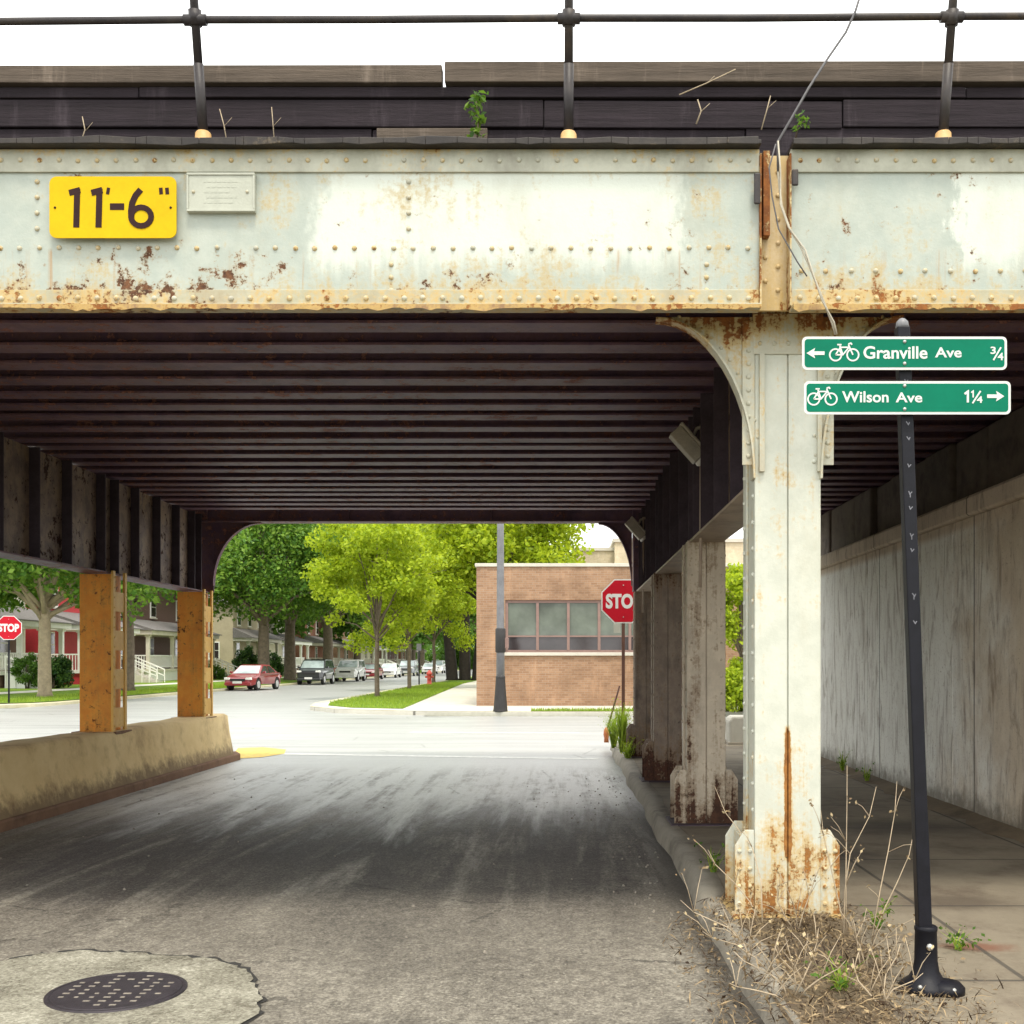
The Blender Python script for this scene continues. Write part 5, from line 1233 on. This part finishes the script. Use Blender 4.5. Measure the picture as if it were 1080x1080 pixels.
# ------------------------------------------------------------------ parked cars (front towards -Y)
def car(label, loc, paint, kind, rz=0, glassm=None):
    t = thing('parked_car', label, 'car', loc, rz, 'cars parked along the left kerb')
    suv = kind == 'suv'
    W = .86 if not suv else .92; zb = .26 if not suv else .34; Rw = .33 if not suv else .38
    if not suv:
        fr, rr = -2.3, 2.25; top = [(fr,.42),(fr+.02,.60),(fr+.18,.72),(-1.15,.90),(1.45,.98),(rr-.1,.95),(rr,.75),(rr+.02,.45)]
        roof = [(-1.2,.89),(-.40,1.37),(.0,1.43),(.75,1.40),(1.62,.97)]; wy = (-1.42,1.38)
    else:
        fr, rr = -2.35, 2.35; top = [(fr,.5),(fr+.0,.85),(fr+.15,1.0),(-1.2,1.10),(2.2,1.14),(rr-.02,1.05),(rr,.6)]
        roof = [(-1.3,1.09),(-.65,1.66),(-.2,1.76),(1.75,1.74),(2.25,1.13)]; wy = (-1.45,1.45)
    bot = []
    for c in (wy[1], wy[0]):
        bot += [(c+Rw*1.16*math.cos(a), max(zb, Rw+Rw*1.16*math.sin(a))) for a in [math.pi*i/10 for i in range(11)]]
    poly = top + [(rr-.08,zb)] + bot + [(fr+.1,zb)]
    m = MB(); m.prism([(p[0],p[1]) for p in poly], 'x', -W, W)
    b = [p for p in m.v]
    for i, (x, y, z) in enumerate(b):
        e = max(0, abs(y)-1.7); k = 1-.16*e*e/.3; k *= 1-.05*max(0,z-.7); m.v[i] = (x*k, y, z)
    body = m.build('body', paint, t, bevel=.045, seg=3, ang=50)
    m = MB(); zt = max(p[1] for p in roof); z0 = min(p[1] for p in roof)
    n0 = len(m.v); m.prism(roof, 'x', -1, 1)
    for i, (x, y, z) in enumerate(m.v):
        k = (z-z0)/(zt-z0); m.v[i] = (x*(W*.95-(.19 if not suv else .12)*k), y, z)
    m.build('roof', paint, t, bevel=.03, seg=2, ang=40)
    def pt(u, idx, off=0):   # point on the roof profile
        a, b = roof[idx], roof[idx+1]; return (a[0]+(b[0]-a[0])*u, a[1]+(b[1]-a[1])*u)
    def hw(z): return (W*.95-(.19 if not suv else .12)*(z-z0)/(zt-z0))
    m = MB(); a = pt(.08,0); b = pt(.97,0)
    m.add([(-hw(a[1])+.07,a[0]-.012,a[1]+.012),(hw(a[1])-.07,a[0]-.012,a[1]+.012),(hw(b[1])-.08,b[0]-.012,b[1]+.012),(-hw(b[1])+.08,b[0]-.012,b[1]+.012)], [(0,1,2,3)]); m.build('windscreen', glassm or M['windscreen'], t)
    m = MB(); a = pt(.1,3); b = pt(.85,3)
    m.add([(hw(b[1])-.08,b[0]+.012,b[1]+.012),(-hw(b[1])+.08,b[0]+.012,b[1]+.012),(-hw(a[1])+.08,a[0]+.012,a[1]+.012),(hw(a[1])-.08,a[0]+.012,a[1]+.012)], [(0,1,2,3)]); m.build('rear_window', M['carglass'], t)
    for sx in (-1,1):
        zl, zh = z0+.06, zt-.09
        ya = roof[0][0]+.22; yb = roof[1][0]+.12; yc = roof[3][0]-.02; yd = roof[4][0]-.28; ym = (yb+yc)/2-.02
        for q in ([(ya,zl),(ym-.03,zl),(ym-.03,zh),(yb,zh)], [(ym+.03,zl),(yd,zl),(yc,zh),(ym+.03,zh)]):
            m = MB(); vs = [(sx*(hw(p[1])+.006),p[0],p[1]) for p in q]; m.add(vs, [(0,1,2,3) if sx > 0 else (3,2,1,0)]); m.build('side_window', M['carglass'], t)
        for y in wy:
            m = MB(); m.tube([(sx*(W-.2),y,Rw),(sx*(W-.01),y,Rw)], Rw, 20); tw = m.build('tyre', M['rubber'], t)
            m = MB(); m.tube([(sx*(W-.02),y,Rw),(sx*(W+.004),y,Rw)], Rw*.62, 16); m.build('rim', M['rim'], tw)
        m = MB(); zz = .60 if not suv else .86
        m.prism([(sx*W*.88,zz),(sx*W*.52,zz+.01),(sx*W*.54,zz+.12),(sx*W*.86,zz+.14)], 'y', fr-.02, fr+.2); m.build('headlight', M['lampglass'], t, bevel=.01)
        m = MB(); m.box(*sorted((sx*W*.9,sx*W*.6)), rr-.1, rr+.025, zz+.05, zz+.2); m.build('tail_light', M['tail_red'], t)
        m = MB(); m.prism([(sx*(W-.02),z0+.04),(sx*(W+.17),z0+.06),(sx*(W+.16),z0+.18),(sx*(W-.02),z0+.14)], 'y', roof[0][0]+.30, roof[0][0]+.42); m.build('wing_mirror', paint, t, bevel=.015)
    m = MB(); zz = .52 if not suv else .72
    m.box(-W*.48,W*.48,fr-.022,fr+.1,zz,zz+.14); m.build('grille', M['rubber'], t, bevel=.008)
    m = MB(); m.box(-.26,.26,fr-.04,fr-.023,.40,.53); m.build('number_plate', M['sign_white'], t)
    m = MB(); m.box(-W*.86,W*.86,fr-.035,fr+.15,.30,.46); m.build('bumper', paint, t, bevel=.03)
    return t
car('red sedan parked alone nearest on the left side of the street', (-17.35,61.5,0), M['car_red'], 'sedan', R(-6))
car('black SUV parked behind the red sedan', (-17.2,76.5,0), M['car_black'], 'suv')
car('white van-like car parked behind the black SUV', (-17.2,89,0), M['car_white'], 'suv')
car('small red car parked between two white cars', (-17.2,98.5,0), M['car_red'], 'sedan')
car('white sedan parked behind the small red car, by the nearest lime trunk', (-17.1,109,0), M['car_white'], 'sedan')
car('dark grey SUV parked after the white sedan, under the lime leaves', (-17.1,122,0), M['car_grey'], 'suv')
car('farthest white car on the street, near the dark trunks', (-17.0,150,0), M['car_white'], 'suv')
car('second farthest white car, just left of the farthest one', (-17.0,141,0), M['car_white'], 'sedan')

# ------------------------------------------------------------------ light, sky, camera
EL, AZ = 67, 16           # sun behind the camera, a little to the right
sun = bpy.data.lights.new('sun','SUN'); sun.energy = 1.3; sun.angle = R(11); sun.color = (1,.93,.80)
so = bpy.data.objects.new('sun', sun); col.objects.link(so)
d = Vector((math.sin(R(AZ))*math.cos(R(EL)), -math.cos(R(AZ))*math.cos(R(EL)), math.sin(R(EL))))
so.rotation_euler = d.to_track_quat('Z','Y').to_euler()
w = bpy.data.worlds.new('World'); sc.world = w; w.use_nodes = True; nt = w.node_tree; nt.nodes.clear()
sky = nt.nodes.new('ShaderNodeTexSky'); sky.sky_type = 'NISHITA'; sky.sun_disc = False; sky.sun_elevation = R(EL); sky.sun_rotation = R(180-AZ)
sky.air_density = 1; sky.dust_density = 3
tc = nt.nodes.new('ShaderNodeTexCoord'); no = nt.nodes.new('ShaderNodeTexNoise'); no.inputs['Scale'].default_value = 2.2; no.inputs['Detail'].default_value = 7
nt.links.new(tc.outputs['Generated'], no.inputs['Vector'])
cr = nt.nodes.new('ShaderNodeMapRange'); cr.inputs[1].default_value = .2; cr.inputs[2].default_value = .5; cr.inputs[3].default_value = .75; cr.inputs[4].default_value = 1
nt.links.new(no.outputs[0], cr.inputs[0])
mx_ = nt.nodes.new('ShaderNodeMix'); mx_.data_type = 'RGBA'; nt.links.new(cr.outputs[0], mx_.inputs[0]); nt.links.new(sky.outputs[0], mx_.inputs[6]); mx_.inputs[7].default_value = (7.4,7.5,7.35,1)
bg = nt.nodes.new('ShaderNodeBackground'); bg.inputs[1].default_value = .135; nt.links.new(mx_.outputs[2], bg.inputs[0])
ow = nt.nodes.new('ShaderNodeOutputWorld'); nt.links.new(bg.outputs[0], ow.inputs[0])
sc.view_settings.view_transform = 'Standard'; sc.view_settings.look = 'None'; sc.view_settings.exposure = 1.30; sc.view_settings.gamma = 1
cam = bpy.data.cameras.new('camera'); co = bpy.data.objects.new('camera', cam); col.objects.link(co)
co.location = (0,0,CAMZ); co.rotation_euler = (R(90),0,0)
cam.sensor_width = 36; cam.lens = 36*1150/1080; cam.shift_x = -52/1080; cam.shift_y = 158/1080; cam.clip_end = 2000; cam.clip_start = .05
sc.camera = co
sc.cycles.diffuse_bounces = 8; sc.cycles.max_bounces = 12
sc.render.resolution_x = 1024; sc.render.resolution_y = 1024
